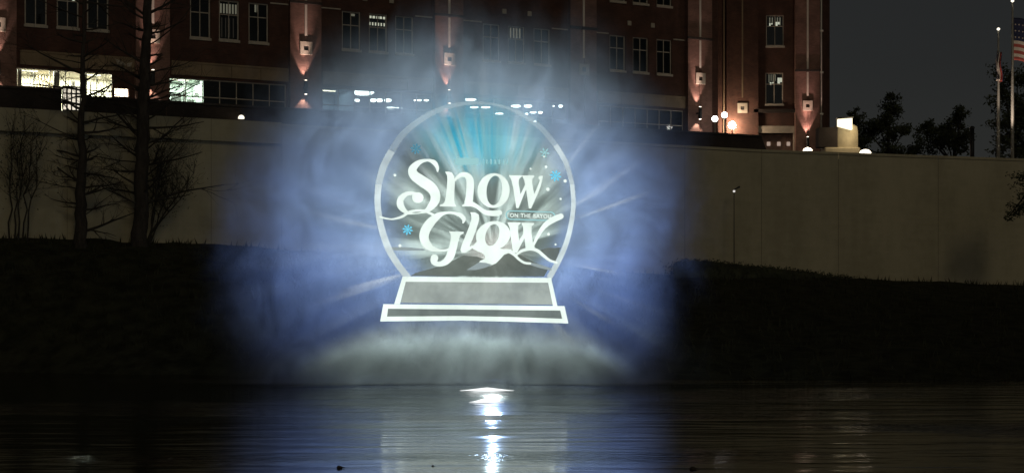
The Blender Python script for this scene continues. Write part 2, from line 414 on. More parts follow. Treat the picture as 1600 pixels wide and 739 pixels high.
def plaque(parent, t, z, y):
    mb = MB(); h = .40
    mb.box(t-h, t-.15, y-.09, y, z-h, z+h); mb.box(t+.15, t+h, y-.09, y, z-h, z+h); mb.box(t-.15, t+.15, y-.088, y, z-h, z-.15); mb.box(t-.15, t+.15, y-.088, y, z+.15, z+h)
    o = mb.build('plaque', M['stone'], parent)
    c = MB(); c.box(t-.15, t+.15, y-.04, y+.002, z-.15, z+.15); c.build('plaque_centre', M['stone_dark'], o)
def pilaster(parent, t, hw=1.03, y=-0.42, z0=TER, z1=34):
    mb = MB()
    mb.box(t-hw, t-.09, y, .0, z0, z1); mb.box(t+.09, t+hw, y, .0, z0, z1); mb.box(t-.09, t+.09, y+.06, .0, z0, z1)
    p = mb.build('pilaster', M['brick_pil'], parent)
    for (a, b) in ((19.72, 21.68), (21.92, 33.8)):
        g_ = MB(); g_.box(t-.075, t+.075, y-.03, y+.058, a, b); g_.build('stone_strip', M['stone_pale'], p)
    l = MB(); l.box(t-hw-.05, t+hw+.05, y-.10, y-.001, 21.72, 21.88); l.build('ledge', M['brick_dark'], p)
    plaque(p, t, 18.93, y)
    return p
PIL = [-3, 239, 478, 702, 912, 1094]
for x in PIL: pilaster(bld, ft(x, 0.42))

# ground-floor glazing and the lobby behind it
def glazing(parent, t0, t1, z0, z1, cols, y=0.14):
    fr = MB(); fw = .05; w = (t1 - t0) / cols; zt = z0 + (z1 - z0) * 0.60
    fr.box(t0, t1, y-.05, y+.05, z1-.07, z1); fr.box(t0, t1, y-.05, y+.05, z0, z0+.07)
    for k in range(cols + 1):
        tt = min(max(t0 + k*w, t0 + fw/2), t1 - fw/2); fr.box(tt-fw/2, tt+fw/2, y-.048, y+.048, z0+.07, z1-.07)
    for k in range(cols):
        fr.box(t0+k*w+fw/2+.001, t0+(k+1)*w-fw/2-.001, y-.04, y+.04, zt-.03, zt+.03)
    f = fr.build('window', M['frame'], parent)
    for k in range(cols):
        for (c, d) in ((z0+.07, zt-.03), (zt+.03, z1-.07)):
            p = MB(); p.box(t0+k*w+fw/2, t0+(k+1)*w-fw/2, y-.006, y+.004, c, d); p.build('pane', M['glass'], f)
for b, (a, c) in gwin.items(): glazing(bld, a, c, GZ0, GZ1, 7)
CEIL = 16.72
mb = MB(); mb.quad((T0+.1,.3,CEIL),(T0+.1,21.9,CEIL),(T1-.1,21.9,CEIL),(T1-.1,.3,CEIL)); mb.build('lobby_ceiling', M['dark'], bld)
mb = MB(); mb.quad((T0+.1,21.9,TER+.02),(T0+.1,.3,TER+.02),(T1-.1,.3,TER+.02),(T1-.1,21.9,TER+.02)); mb.build('lobby_floor', M['furn'], bld)
def room(t0, t1, depth, wallmat, energy, colour, name='lobby_room'):
    mb = MB(); z0, z1 = TER + .03, CEIL - .01
    mb.quad((t0,depth,z0),(t1,depth,z0),(t1,depth,z1),(t0,depth,z1)); mb.quad((t0,.3,z0),(t0,depth,z0),(t0,depth,z1),(t0,.3,z1)); mb.quad((t1,depth,z0),(t1,.3,z0),(t1,.3,z1),(t1,depth,z1))
    mb.quad((t0,.3,z1),(t0,depth,z1),(t1,depth,z1),(t1,.3,z1))
    o = mb.build(name, wallmat, bld)
    n = max(1, round((t1 - t0) / 3))
    for k in range(n):
        ld = bpy.data.lights.new('lobby_lamp', 'AREA'); ld.shape = 'RECTANGLE'; ld.size = (t1-t0)/n*.8; ld.size_y = depth*.6; ld.energy = energy / n; ld.color = colour
        lo = link('lobby_lamp', ld, bld); lo.location = (t0 + (t1-t0)*(k+.5)/n, depth*.5, z1-.06)
        fx = MB(); fx.box(lo.location.x-.5, lo.location.x+.5, depth*.5-.12, depth*.5+.12, z1-.045, z1-.012); fx.build('lamp_panel', M['lamp_warm'], bld)
    return o
tl0, tl1 = ft(1), ft(202)
room(tl0, tl1, 3.6, M['room'], 2400, (1.0, .92, .76))
room(ft(262), ft(320), 3.0, mat('pale_green_interior', (.60,.64,.58), .9, .1, .9), 330, (.94, 1.0, .92))
room(ft(502), ft(556), 4.0, M['room_blue'], 40, (.70, .86, 1.0))
# things inside the lit rooms, seen through the glass
fb = MB()
for k in range(7): x = ft(58 + k*4.6, -2.2); fb.box(x-.035, x+.035, 2.2, 2.3, 15.2, 16.5)
fb.build('vertical_blind', mat('tan_blind', (.30,.22,.13), .8), bld)
fb = MB()
for (x0, x1, z0, z1) in ((33,38,15.0,15.7), (48,53,15.0,15.6), (113,117,15.2,16.2), (141,143,15.4,16.5)):
    a, c = ft(x0, -1.6), ft(x1, -1.6); fb.box(a, c, 1.6, 1.75, z0, z1)
for x in (29, 88, 131): a = ft(x, -.9); fb.box(a-.16, a+.16, .75, 1.05, TER+.03, CEIL-.02)
fb.build('lobby_furniture', M['furn'], bld)
fb = MB()
for (x0, x1, z0, z1) in ((268,284,15.2,15.9), (293,303,15.2,15.5), (305,318,15.75,15.95), (286,290,15.0,16.6)):
    a, c = ft(x0, -1.4), ft(x1, -1.4); fb.box(a, c, 1.4, 1.55, z0, z1)
fb.build('lobby_shelving', mat('grey_shelving', (.20,.20,.18), .8), bld)
# pale strip of lit wall beside the glazing, small tilted awning
aw = MB(); a, z = fac(180, 92, .5); b_, z2 = fac(207, 103, .5)
aw.add([(a,-.5,z),(a+.55,-.55,z-.22),(a+.65,-.5,z-.36),(a+.15,-.45,z-.30)], [(0,3,2,1)]); aw.add([(a+.7,-.5,z-.22),(b_,-.5,z-.16),(b_-.1,-.45,z-.42),(a+.72,-.45,z-.42)], [(0,3,2,1)])
sw = aw.build('awning', M['stone'], bld); sm = sw.modifiers.new('thickness', 'SOLIDIFY'); sm.thickness = .03
# lit glazed door below the lobby windows
mb = MB(); a, c = ft(97), ft(126)
door = MB(); door.box(a, a+.06, -.07, .01, 12.3, 15.7); door.box(c-.06, c, -.07, .01, 12.3, 15.7); door.box((a+c)/2-.04, (a+c)/2+.04, -.065, .005, 12.3, 15.7)
for z in (13.15, 13.4, 13.62, 13.9, 14.2, 14.6, 15.2, 15.6): door.box(a+.06, (a+c)/2-.04, -.06, 0, z, z+.085); door.box((a+c)/2+.04, c-.06, -.06, 0, z, z+.085)
for q in (.25, .75): door.box(a + (c-a)*q - .05, a + (c-a)*q + .05, -.075, -.061, 12.3, 15.6)
dr = door.build('door', M['metal'], bld)
pb = MB(); pb.box(a+.06, c-.06, -.03, -.02, 12.3, 15.7); pb.build('pane', emit('lit_door_glass', (1,.90,.72), .9), dr)
# ceiling lamps deeper in the unlit lobby
cl_px = [(567,145,36,8),(558,157,9,5),(583,157,10,6),(593,157,10,6),(606,157,12,6),(611,169,15,4),(621,169,4,3),(627,169,3,2),(648,157,3,3),(655,157,8,3),(666,157,8,3),(735,156,19,4),
         (741,168,14,3),(759,168,15,3),(780,178,13,4),(806,166,16,5),(825,166,13,5),(823,178,5,3),(833,176,11,3),(844,176,8,4),(865,166,3,3),(876,166,7,5),(836,191,5,5)]
cl_lab = ['long oval ceiling light, largest of those shining through the mist', 'small ceiling light under the near end of the long oval one', 'first of three round ceiling lights in a row under the long oval one',
          'middle one of three round ceiling lights under the long oval one', 'last of three round ceiling lights, widest of that row', 'flat ceiling light set lower, with two specks trailing beside it',
          'tiny ceiling light just beside the flat low one', 'tiniest ceiling light at the tail of the flat low one', 'speck of a ceiling light leading a dotted row left of the uplit pilaster',
          'middle ceiling light of the dotted row left of the uplit pilaster', 'end ceiling light of the dotted row nearest the uplit pilaster', 'flat bar of a ceiling light, highest above the cyan rays',
          'first of two touching ceiling bars right over the cyan rays', 'second of two touching ceiling bars right over the cyan rays', 'lone ceiling light low over the fading edge of the cyan rays',
          'long ceiling light above the globe arch, left of a shorter neighbour', 'shorter ceiling light above the globe arch beside the long one', 'faint dot of a ceiling light at the arch of the globe',
          'thin ceiling bar by the globe arch joined to a round one', 'round ceiling light ending the thin bar by the globe arch', 'faint speck beside the lone round ceiling light near the unlit pilaster',
          'lone round ceiling light nearest the unlit pilaster', 'lowest small ceiling light, sitting just above the globe outline']
for i, (x, y, w, h) in enumerate(cl_px):
    Yd = (16.55 - CAMZ) * F / (HOR - y); p = at(x, y, Yd); s_ = w / F * Yd
    c = MB(); rr = s_/2
    lab = cl_lab[i]
    t = thing('ceiling_light', (p.x, p.y, 16.55), lab, 'ceiling light', 'ceiling lights in the lobby behind the mist')
    prof = [(.02,-.10),(.5,-.10),(.85,-.06),(1.0,.0),(.85,.06),(.3,.08)]
    hz = h / F * Yd / .2
    c.lathe([(r*rr, z*hz) for r, z in prof], 14)
    c.v = [(v[0], v[1]*.5, v[2]) for v in c.v]
    c.build('diffuser', M['ceil_lamp'], t, True)
    r2 = MB(); r2.tube([(0,0,.06*hz),(0,0,.17)], [.02,.02], 6); r2.build('stem', M['metal'], t)

# ------------------------------------------------------------------ wing of the building
YW = 126.0
def wg(x, y, off=0): p = at(x, y, YW - off); return p.x, p.z
wing = thing('brick_wing', (0, YW, 0), 'set back brick wing with two lit windows and a stone framed entrance', 'building')
X0, X1 = wg(1100, 0)[0] - 3, wg(1300, 0)[0]
w_ops = []
for (x0, y0, x1, y1) in ((1197,24,1225,72), (1196,114,1224,163)):
    a, zt = wg(x0, y0); c, zb = wg(x1, y1); w_ops.append((a, c, zb, zt))
da, dz = wg(1180, 208); dc, _ = wg(1240, 208); w_ops.append((da, dc, TER, dz))
mbw = wall_mb(X0, X1 - .9, TER, 36, w_ops)
mbw.quad((X1,.9,TER),(X1,16,TER),(X1,16,36),(X1,.9,36)); mbw.quad((X1-.9,0,TER),(X1,.9,TER),(X1,.9,36),(X1-.9,0,36)); mbw.quad((X1,16,TER),(X0,16,TER),(X0,16,36),(X1,16,36))
mbw.build('wall', M['brick'], wing)
r_ = MB(); r_.box(X0, X1+.3, -.3, 16.3, 36.002, 36.5); r_.build('roof', M['stone_dark'], wing)
dk = MB(); dk.quad((X0+.1,2.4,TER),(X1-1,2.4,TER),(X1-1,2.4,35.9),(X0+.1,2.4,35.9)); dk.build('room_wall', M['dark'], wing)
for o in w_ops[:2]: window(wing, (o[0]+o[1])/2, o[2], o[3], 0, o[1]-o[0]-.01)
def litw(x0, y0, x1, y1, n, m_, gap=.3):
    a, zt = wg(x0, y0, -.9); c, zb = wg(x1, y1, -.9); mb = MB(); w = (c-a)/n
    for k in range(n): mb.box(a+k*w, a+(k+1-gap)*w, .9, .93, zb + .12*(k % 2), zt)
    mb.build('glow_bars', m_, wing)
litw(1202, 28, 1222, 40, 5, M['lit_dim'], .6); litw(1202, 37, 1208, 41, 2, M['glow_bar']); litw(1212, 35, 1219, 41, 2, M['glow_bar'], .15)
litw(1201, 117, 1214, 129, 4, M['lit_dim'], .6); litw(1203, 129, 1210, 133, 2, M['glow_bar']); litw(1215, 122, 1223, 131, 2, M['glow_bar'], .1)
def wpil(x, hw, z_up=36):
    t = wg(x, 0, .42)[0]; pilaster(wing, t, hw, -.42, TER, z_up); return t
wpil(1262, 1.0); tq = wg(1160, 0, .3)[0]
pq = MB(); pq.box(tq-1.3, tq+1.3, -.3, 0, TER, 36); pq = pq.build('pilaster', M['brick'], wing); plaque(pq, tq, 18.75, -.3)
st = MB(); st.box(tq-.06, tq+.06, -.34, -.301, 19.6, 35); st.build('stone_strip', M['stone_band'], pq)
mb = MB(); a, z = wg(1178, 176, .3); c, _ = wg(1243, 176, .3); mb.box(a, c, -.30, .02, z, z+.28); mb.build('ledge', M['brick_dark'], wing)
mb = MB(); a, z = wg(1170, 208, .15); c, z1 = wg(1250, 197, .15); mb.bev(a, c, -.16, .1, z, z1, .03); mb.build('door_lintel', M['stone'], wing)
mb = MB(); a, _ = wg(1240, 208, .12); mb.box(a, c-.02, -.13, .1, TER, z-.003); mb.build('door_jamb', M['stone'], wing)
mb = MB(); a, _ = wg(1180, 0, -.8); c, _ = wg(1241, 0, -.8); mb.quad((a-.3,.8,TER),(c+.3,.8,TER),(c+.3,.8,dz),(a-.3,.8,dz)); mb.build('entrance_door', mat('pink_brown_door', (.26,.16,.12), .6), wing)
for x in (1201, 1217, 1232):
    a, z = wg(x, 225, -.75); mb = MB(); mb.box(a-.14, a+.14, .74, .80, z-.16, z+.16); mb.build('entrance_plaque', emit('plaque_glow', (1,.75,.6), .35), wing)  # pale plaques; their pinkish lighting is put in as emission
dp = MB(); px_, _ = wg(1283, 0, .3); dp.tube([(px_,-.32,15.4),(px_,-.32,35)], [.085,.085], 8)
dpo = dp.build('drainpipe', M['pole'], wing, True)
for z in (15.4, 18.2, 21.6, 25): k = MB(); k.box(px_-.16, px_+.16, -.42, -.05, z, z+.14); k.build('pipe_clamp', M['pole'], dpo)
for x in (1118, 1131): k = MB(); a, _ = wg(x, 0, .1); k.tube([(a,-.1,15),(a,-.1,35)], [.06,.06], 6); k.build('conduit', M['stone_band'], wing)

# ------------------------------------------------------------------ wall sconces that wash the pilasters
def sconce(loc, rz, label, up=60, down=25, col=(1.0,.70,.60), dn_col=(1.0,.80,.66)):
    t = thing('wall_sconce', loc, label, 'wall lamp', 'up and down lights on the pilasters', rz)
    b = MB(); b.lathe([(.10,-.42),(.13,-.40),(.13,.40),(.10,.42)], 12); b.build('body', M['metal'], t, False)
    b = MB(); b.box(-.04, .04, .10, .47, -.05, .05); b.build('bracket', M['metal'], t)
    for s, z, pw, nm in ((1, .43, up, 'upper_lens'), (-1, -.43, down, 'lower_lens')):
        if pw <= 0: continue
        b = MB(); b.lathe([(.085, -.012), (.085, .012), (.03, .03*s)] if s > 0 else [(.03,-.03),(.085,-.012),(.085,.012)], 10, (0,0,z)); b.build(nm, M['lamp_warm'], t)
        beams = [(pw*1.3, 54 if s > 0 else 84, .35, .26, 2)] + ([(pw*4.6, 30, 1.0, -.05, 7)] if s > 0 else [])
        for en, size, blend, yo, tilt in beams:
            ld = bpy.data.lights.new('sconce_beam', 'SPOT'); ld.energy = en; ld.color = col if s > 0 else dn_col; ld.spot_size = R(size); ld.spot_blend = blend; ld.shadow_soft_size = .06
            lo = link('sconce_beam', ld, t); lo.location = (0, yo, z + .06*s)
            lo.rotation_euler = (R(180 - tilt) if s > 0 else R(tilt), 0, 0)
SCZ = 16.4
for x, lab, u, d in ((-3, 'pilaster lamp at the edge beside the brightest lobby windows', 130, 40), (239, 'pilaster lamp half hidden behind the thick bare tree trunk', 170, 60),
                 (478, 'pilaster lamp between the dark glazing and the bluish lobby window', 210, 90), (702, 'pilaster lamp shining up through the mist above the globe', 210, 60),
                 (1094, 'pilaster lamp beside the two globe lamps', 190, 90)):
    t, _ = fac(x, 100, .90); w3 = A + U * t - V * .90
    sconce((w3.x, w3.y, SCZ), TH, lab, u, d)
p = wg(1262, 0, .9)[0]; sconce((p, YW - .90, 15.9), 0, 'pilaster lamp on the set back wing beside the drainpipe', 300, 60, (1.0,.62,.54))

# ------------------------------------------------------------------ lamps on the terrace
def globe_lamp(x, y, Y, r, label, power, col, mat_):
    p = at(x, y, Y); t = thing('globe_lamp', (p.x, p.y, TER), label, 'lamp', 'round lamps on the terrace'); h = p.z - TER
    b = MB(); b.lathe([(.16,0),(.16,.08),(.06,.2),(.045,h-r-.1),(.10,h-r-.05),(.10,h-r+.02)], 10); b.build('post', M['pole'], t, True)
    b = MB(); b.lathe([(r*math.sin(a), -r*math.cos(a)) for a in [math.pi*(k+.15)/10.3 for k in range(11)]], 16, (0,0,h)); b.build('globe', mat_, t, True)
globe_lamp(1117, 186, 108, .21, 'white globe lamp on a post, lower of the close pair', 0, 0, emit('globe_white', (1,.95,.88), 14, True))
globe_lamp(1132, 180, 109, .21, 'white globe lamp on a post, higher of the close pair', 0, 0, emit('globe_white', (1,.95,.88), 14, True))
globe_lamp(1144, 196, 124.8, .29, 'warm globe lamp lighting the brick beside the stone framed entrance', 0, 0, emit('globe_warm', (1,.74,.52), 200, True))

def dome(x, y, Y, r, h, label, power=15):
    p = at(x, y, Y); t = thing('dome_light', (p.x, p.y, p.z), label, 'ground light', 'dome lights along the wall top')
    b = MB(); b.lathe([(r*1.05,-.6),(r*1.05,-.02),(r*.9,0)], 14); b.build('base', M['metal'], t)
    b = MB(); b.lathe([(r, .002),(r*.96, h*.35),(r*.75, h*.72),(r*.4, h*.94),(r*.1, h)], 14); b.build('dome', M['lamp_warm'], t, True)
    if power:
        ld = bpy.data.lights.new('dome_lamp', 'POINT'); ld.energy = power; ld.color = (1,.78,.55); ld.shadow_soft_size = r; lo = link('dome_lamp', ld, t); lo.location = (0, 0, h + .15)
dome(1262, 236, 99.5, .30, .20, 'flat dome light below the uplit pilaster of the wing', 12)
dome(1352, 241, 100, .38, .30, 'bright dome light on the wall top beside the beige pillar', 12)
dome(1539, 250, 103, .40, .12, 'low flat light at the foot of the shorter flagpole', 0)

# beige pillar with a box lantern
Yp = 104; p = at(1322, 238, Yp); pl = thing('lamp_pillar', (p.x, p.y, TER), 'beige rounded pillar carrying a bright box lantern on its side', 'pillar')
k = Yp / F; h = p.z - TER
b = MB(); prof = []
n = 12
for zz in (h-.05, h + 43*k*.7, h + 43*k*.92, h + 43*k):
    sh = {h-.05: 1, h+43*k*.7: 1, h+43*k*.92: .96, h+43*k: .80}[zz]
    prof.append([(-14*k + 32*k*u*sh, -.35*math.sin(math.pi*min(1, u*1.0))*.8 - .1, zz) for u in [i/n for i in range(n+1)]] + [(18*k*sh, .7, zz), (-14*k, .7, zz)])
m_ = len(prof[0]); vs = [q for r_ in prof for q in r_]; fs = []
for i in range(3):
    for j in range(m_): fs.append((i*m_+j, i*m_+(j+1)%m_, (i+1)*m_+(j+1)%m_, (i+1)*m_+j))
fs.append(tuple(range(3*m_, 4*m_))); b.add(vs, fs); b.build('column', M['beige'], pl)
b = MB(); b.bev(-36*k, 20*k, -.55, 1.0, 0, h - .06 + 8*k, .08); b.build('plinth', M['beige'], pl)
b = MB(); b.box(-44*k, -14.5*k, -.3, .8, h-.02+8*k, h + 38*k); b.build('side_pier', M['brick_dark'], pl)
b = MB(); x0, x1 = -16*k, 5*k; z0, z1 = h + 33*k, h + 51*k
b.add([(x0,-.75,z0+.25),(x1,-.95,z0),(x1,-.95,z1-.02),(x0,-.75,z1-.06),(x0,-.40,z0+.25),(x1,-.46,z0),(x1,-.46,z1-.02),(x0,-.40,z1-.06)], [(0,1,2,3),(1,5,6,2),(4,0,3,7),(5,4,7,6),(1,0,4,5)]); b.build('lantern', emit('lantern_glow', (1,.88,.60), 1.8), pl)
b = MB(); b.add([(x0-.06,-.85,z1-.05),(x1+.06,-1.02,z1),(x1+.06,-.36,z1),(x0-.06,-.30,z1-.05),(x0-.06,-.85,z1+.03),(x1+.06,-1.02,z1+.08),(x1+.06,-.36,z1+.08),(x0-.06,-.30,z1+.03)], [(0,1,5,4),(1,2,6,5),(2,3,7,6),(3,0,4,7),(4,5,6,7),(3,2,1,0)]); b.build('lantern_lid', M['metal'], pl)
ld = bpy.data.lights.new('lantern_lamp', 'AREA'); ld.energy = 30; ld.size = .8; ld.color = (1,.82,.52); lo = link('lantern_lamp', ld, pl); lo.location = (6*k, -1.6, z0 + .4); lo.rotation_euler = (R(60), 0, 0)

# small light on the parapet, lamp post in front of the wall
p = at(377, 184, DW(377) - .45 + .75); t = thing('bulkhead_light', p, 'small half round light glowing on the dark parapet', 'wall light')
b = MB(); b.lathe([(.17,-.06),(.16,.02),(.12,.09),(.05,.13)], 12); b.build('lens', M['lamp_soft'], t, True)
b = MB(); b.box(-.04,.24,.05,.40,.06,.26); b.build('housing', M['metal'], t)
Yl = DW(1147) - 1.6; p = at(1147, 400, Yl); pt = at(1147, 299, Yl)
t = thing('lamp_post', p, 'thin dark lamp post with a tiny light in front of the concrete wall', 'lamp post'); hh = pt.z - p.z
b = MB(); b.tube([(0,0,-1.2),(0,0,hh-.1)], [.03,.022], 6); b.build('post', M['metal'], t)
b = MB(); b.lathe([(.04,-.06),(.07,-.04),(.07,.04),(.04,.06)], 10, (0,0,hh)); b.build('lamp', emit('post_lamp', (1,.95,.9), .8), t, True)
b = MB(); b.tube([(0,0,hh+.10),(.35,0,hh+.28)], [.03,.06], 6); b.build('bracket_head', M['metal'], t)

# ------------------------------------------------------------------ flagpoles
def cloth(nx, nz, fn):
    mb = MB()
    for i in range(nx+1):
        for j in range(nz+1): mb.v.append(fn(i/nx, j/nz))
    for i in range(nx):
        for j in range(nz): a = i*(nz+1)+j; mb.f.append((a, a+nz+1, a+nz+2, a+1))
    return mb
def flag_mesh(mb, mats, pick, nx, nz):
    m = mb.mesh('flag', None, True)
    for q in mats: m.materials.append(q)
    for idx, pol in enumerate(m.polygons): pol.material_index = pick((idx // nz + .5) / nx, (idx % nz + .5) / nz)
    return m
fl_w = mat('flag_white', (.70,.62,.52), .8, .05, 3); fl_r = mat('flag_red', (.42,.09,.07), .8, .08, 3); fl_b = mat('flag_blue', (.02,.025,.07), .8, .08, 3)
def flagpole(x, ytop, Y, label):
    p = at(x, ytop, Y); t = thing('flagpole', (p.x, p.y, TER), label, 'flagpole', 'flagpoles'); h = p.z - TER
    b = MB(); b.tube([(0,0,0),(0,0,h*.5),(0,0,h-.15)], [.12,.10,.06], 8); b.build('pole', M['pole'], t, True)
    b = MB(); b.lathe([(.03,-.10),(.10,-.05),(.12,.0),(.10,.05),(.03,.10)], 12, (0,0,h)); b.build('finial', M['lamp_soft'], t, True)  # the ball is given a glow of its own
    b = MB(); b.lathe([(.34,0),(.34,.12),(.2,.22)], 12); b.build('base', M['metal'], t)
    return t, h
t, h = flagpole(1582, 2, 108, 'taller flagpole flying a striped flag, partly behind the dark tree')
s = 108 / F
def us(u, v):       # hangs and flies towards the picture edge, hoist at the pole
    x = .08 + u * 62*s; drop = u * 34*s * (1 - .25*u)
    return (x, .32*math.sin(u*9 + v*1.5) * (u + .1), h - 26*s - drop*.7 - (1-v) * 66*s + .15*math.sin(u*7))
f = link('flag', flag_mesh(cloth(26, 26, us), [fl_w, fl_r, fl_b], lambda u, v: 2 if (u < .40 and v > .46) else (1 if int(v*12.99) % 2 == 0 else 0), 26, 26), t)
f.modifiers.new('thickness', 'SOLIDIFY').thickness = .012
star = MB()
for i in range(4):
    for j in range(3):
        c = us(.05 + .09*i, .54 + .15*j)
        q = [(c[0] + .07*(1 if k % 2 == 0 else .42)*math.sin(k*math.pi/5), c[1]-.03, c[2] + .07*(1 if k % 2 == 0 else .42)*math.cos(k*math.pi/5)) for k in range(10)]
        star.add(q + [(v[0], v[1]+.015, v[2]) for v in q], [tuple(range(10)), tuple(reversed(range(10, 20)))])
star.build('star', fl_w, f)
t, h = flagpole(1560, 46, 109, 'shorter flagpole with a limp flag hanging folded beside the pole')
s = 109 / F
def tx(u, v):
    w = 1.0 - .25 * v
    return (-.18 + u * 9*s*w + .05*math.sin(v*8), -.16 + .22*math.sin(u*12) * (1 - .3*v), h - 34*s - (1-v) * 46*s - u * 3*s)
f = link('flag', flag_mesh(cloth(20, 16, tx), [fl_w, fl_r, fl_b], lambda u, v: 2 if u < .12 or u > .85 else (0 if u < .55 else 1), 20, 16), t)
f.modifiers.new('thickness', 'SOLIDIFY').thickness = .012
fp = at(1572, 249, 106.5)
fl = thing('flag_floodlight', (fp.x, fp.y, TER), 'small floodlight on the wall top aimed up at the flags', 'floodlight')
b = MB(); b.bev(-.16, .16, -.12, .12, 0, .22, .03); b.build('housing', M['metal'], fl)
b = MB(); b.box(-.12, .12, -.08, .08, .222, .235); b.build('lens', M['lamp_warm'], fl)
ld = bpy.data.lights.new('flood_beam', 'SPOT'); ld.energy = 1500; ld.color = (1,.80,.66); ld.spot_size = R(40); ld.spot_blend = .6; ld.shadow_soft_size = .08
lo = link('flood_beam', ld, fl); lo.location = (0, 0, .3); lo.rotation_euler = Vector((.07,.20,1)).to_track_quat('-Z', 'Y').to_euler()
Yq = 112; p = at(1519, 248, Yq); t = thing('bollard_post', (p.x, p.y, TER), 'thick dark post standing alone between the dark trees', 'post')
b = MB(); hh = at(0, 199, Yq).z - TER; b.tube([(0,0,0),(0,0,hh-.1)], [.16,.15], 10); b.build('shaft', M['metal'], t, True)
b = MB(); b.lathe([(.19,-.1),(.19,0),(.08,.08)], 10, (0,0,hh)); b.build('cap', M['metal'], t)

# ------------------------------------------------------------------ trees
def branch(mb, p, d, L, r, depth, spread, up=0.1, n=5, kids=3, rmin=.006):
    pts, rs = [p.copy()], [r]; q = p.copy(); dd = d.normalized()
    for i in range(n):
        dd = (dd + Vector((random.gauss(0,.10), random.gauss(0,.10), random.gauss(0,.08) + up*.12))).normalized()
        q = q + dd * (L / n); pts.append(q.copy()); rs.append(max(rmin, r * (1 - .75*(i+1)/n)))
    mb.tube(pts, rs, 5 if r > .03 else 3, False)
    if depth <= 0: return
    for k in range(kids):
        i = random.randint(1, n); b = pts[i]
        ax = Vector((random.gauss(0,1), random.gauss(0,1), random.gauss(0,.7))); ax = (ax - ax.dot(dd)*dd).normalized()
        branch(mb, b, (dd + ax*spread).normalized(), L*random.uniform(.38,.62), rs[i]*.6, depth-1, spread, up, max(3, n-1), kids, rmin)
def bare_tree(base, pts_px, Y, label, limbs, seed, twigs):
    random.seed(seed)
    t = thing('bare_tree', base, label, 'tree', 'bare trees on the bank'); B = Vector(base)
    tr = MB(); P = [at(x, y, Y) - B for x, y, w in pts_px]; rs = [w / 2 / F * Y for x, y, w in pts_px]
    P = [P[0] + Vector((0,0,-1.0))] + P; rs = [rs[0]*1.25] + rs
    # finer steps with a little wobble
    PP, RR = [], []
    for i in range(len(P)-1):
        for k in range(4):
            u = k/4; PP.append(P[i].lerp(P[i+1], u) + Vector((random.gauss(0,.035), random.gauss(0,.035), 0))); RR.append(rs[i]*(1-u)+rs[i+1]*u)
    PP.append(P[-1]); RR.append(rs[-1])
    tr.tube(PP, RR, 9); tr.build('trunk', M['bark'], t, True)
    br = MB()
    for (y, side, L, r, upd, depth) in limbs:
        z = at(0, y, Y).z - B.z
        c = min(PP, key=lambda q: abs(q.z - z))
        dy = random.uniform(-.7, .7)
        branch(br, Vector((c.x, c.y, z)), Vector((side, dy, upd)), L, r, depth, .75, .25, 7, twigs)
    br.build('branches', M['twig'], t)
    return t
Y1 = DW(125) - 1.2
lim = []
random.seed(3)
for y in list(range(120, 360, 13)) + list(range(-40, 120, 18)):
    for sd_ in (-1, 1):
        if sd_ < 0 and y > 330: continue
        lim.append((y + random.uniform(-9,9), sd_, random.choice((.9,1.5,2.2,3.0,3.6)) * random.uniform(.8,1.1) * (1 if y > 60 else .7), random.uniform(.03,.085), random.uniform(-.12,.5), random.choice((2,2,3))))
bare_tree(at(126, 376, Y1), [(126,376,20),(125,320,17),(129,250,13),(128,190,10),(129,120,8),(130,60,6),(131,-30,4),(131,-120,2)], Y1, 'slender bare tree with level branches standing in front of the lit lobby', lim, 11, 4)
Y2 = DW(220) - 1.6; lim = []
for y in list(range(150, 330, 14)) + list(range(-60, 150, 16)):
    for sd_ in (-1, 1): lim.append((y + random.uniform(-9,9), sd_, random.choice((1.0,1.8,2.6,3.3)) * random.uniform(.8,1.15) * (1.25 if sd_ > 0 and y > 150 else 1), random.uniform(.03,.09), random.uniform(-.1,.8), random.choice((2,3,3)) if y > 150 else 2))
bare_tree(at(218, 378, Y2), [(218,378,26),(219,330,22),(221,250,21),(223,180,19),(227,110,17),(230,50,14),(231,-20,12),(232,-140,7)], Y2, 'thick trunked bare tree crossing the uplit pilaster, its twigs dense', lim, 12, 4)
def stem_shrub(x, y, Y, stems, label, seed, fol):
    random.seed(seed); B = at(x, y, Y); t = thing('bare_shrub', B, label, 'shrub', 'leggy shrubs against the wall')
    st = MB(); tips = []
    for (x0, x1, y1) in stems:
        p0, p1 = at(x0, y, Y) - B, at(x1, y1, Y) - B
        pts = [p0.lerp(p1, k/7) + Vector((random.gauss(0,.05), random.gauss(0,.15), 0)) * (k > 0) for k in range(8)]; pts[0].z -= .4
        st.tube(pts, [.05 - .005*k for k in range(8)], 5, False)
        for k in range(3, 8):
            for _ in range(3): branch(st, pts[k], Vector((random.gauss(0,.5), random.gauss(0,.5), 1)), random.uniform(.7,1.5), .02, 1, .6, .3, 4, 4, .005); tips.append(pts[k])
    st.build('stems', M['twig'], t)
    lf = MB()
    for _ in range(fol):
        c = random.choice(tips) + Vector((random.gauss(0,.35), random.gauss(0,.35), random.gauss(.4,.5))); leaf(lf, c, .05)
    lf.build('leaves', M['leaf2'], t)
def leaf(mb, c, s):
    a = Vector((random.gauss(0,1), random.gauss(0,1), random.gauss(0,1))).normalized(); b = a.orthogonal().normalized()
    a = a * s * random.uniform(.7,1.6); b = b * s * .6
    mb.quad(c - a, c + b, c + a, c - b)
Ys = DW(40) - .8
stem_shrub(38, 370, Ys, [(15,18,215),(22,30,240),(28,38,205),(35,52,220),(42,62,235)], 'leggy shrub of thin upright stems near the picture edge', 21, 420)
Ys = DW(240) - .7
stem_shrub(232, 374, Ys, [(226,262,262),(230,276,285),(228,290,300),(234,255,240),(224,246,250),(232,300,270)], 'shrub leaning away from the thick trunk with fanned stems', 22, 700)

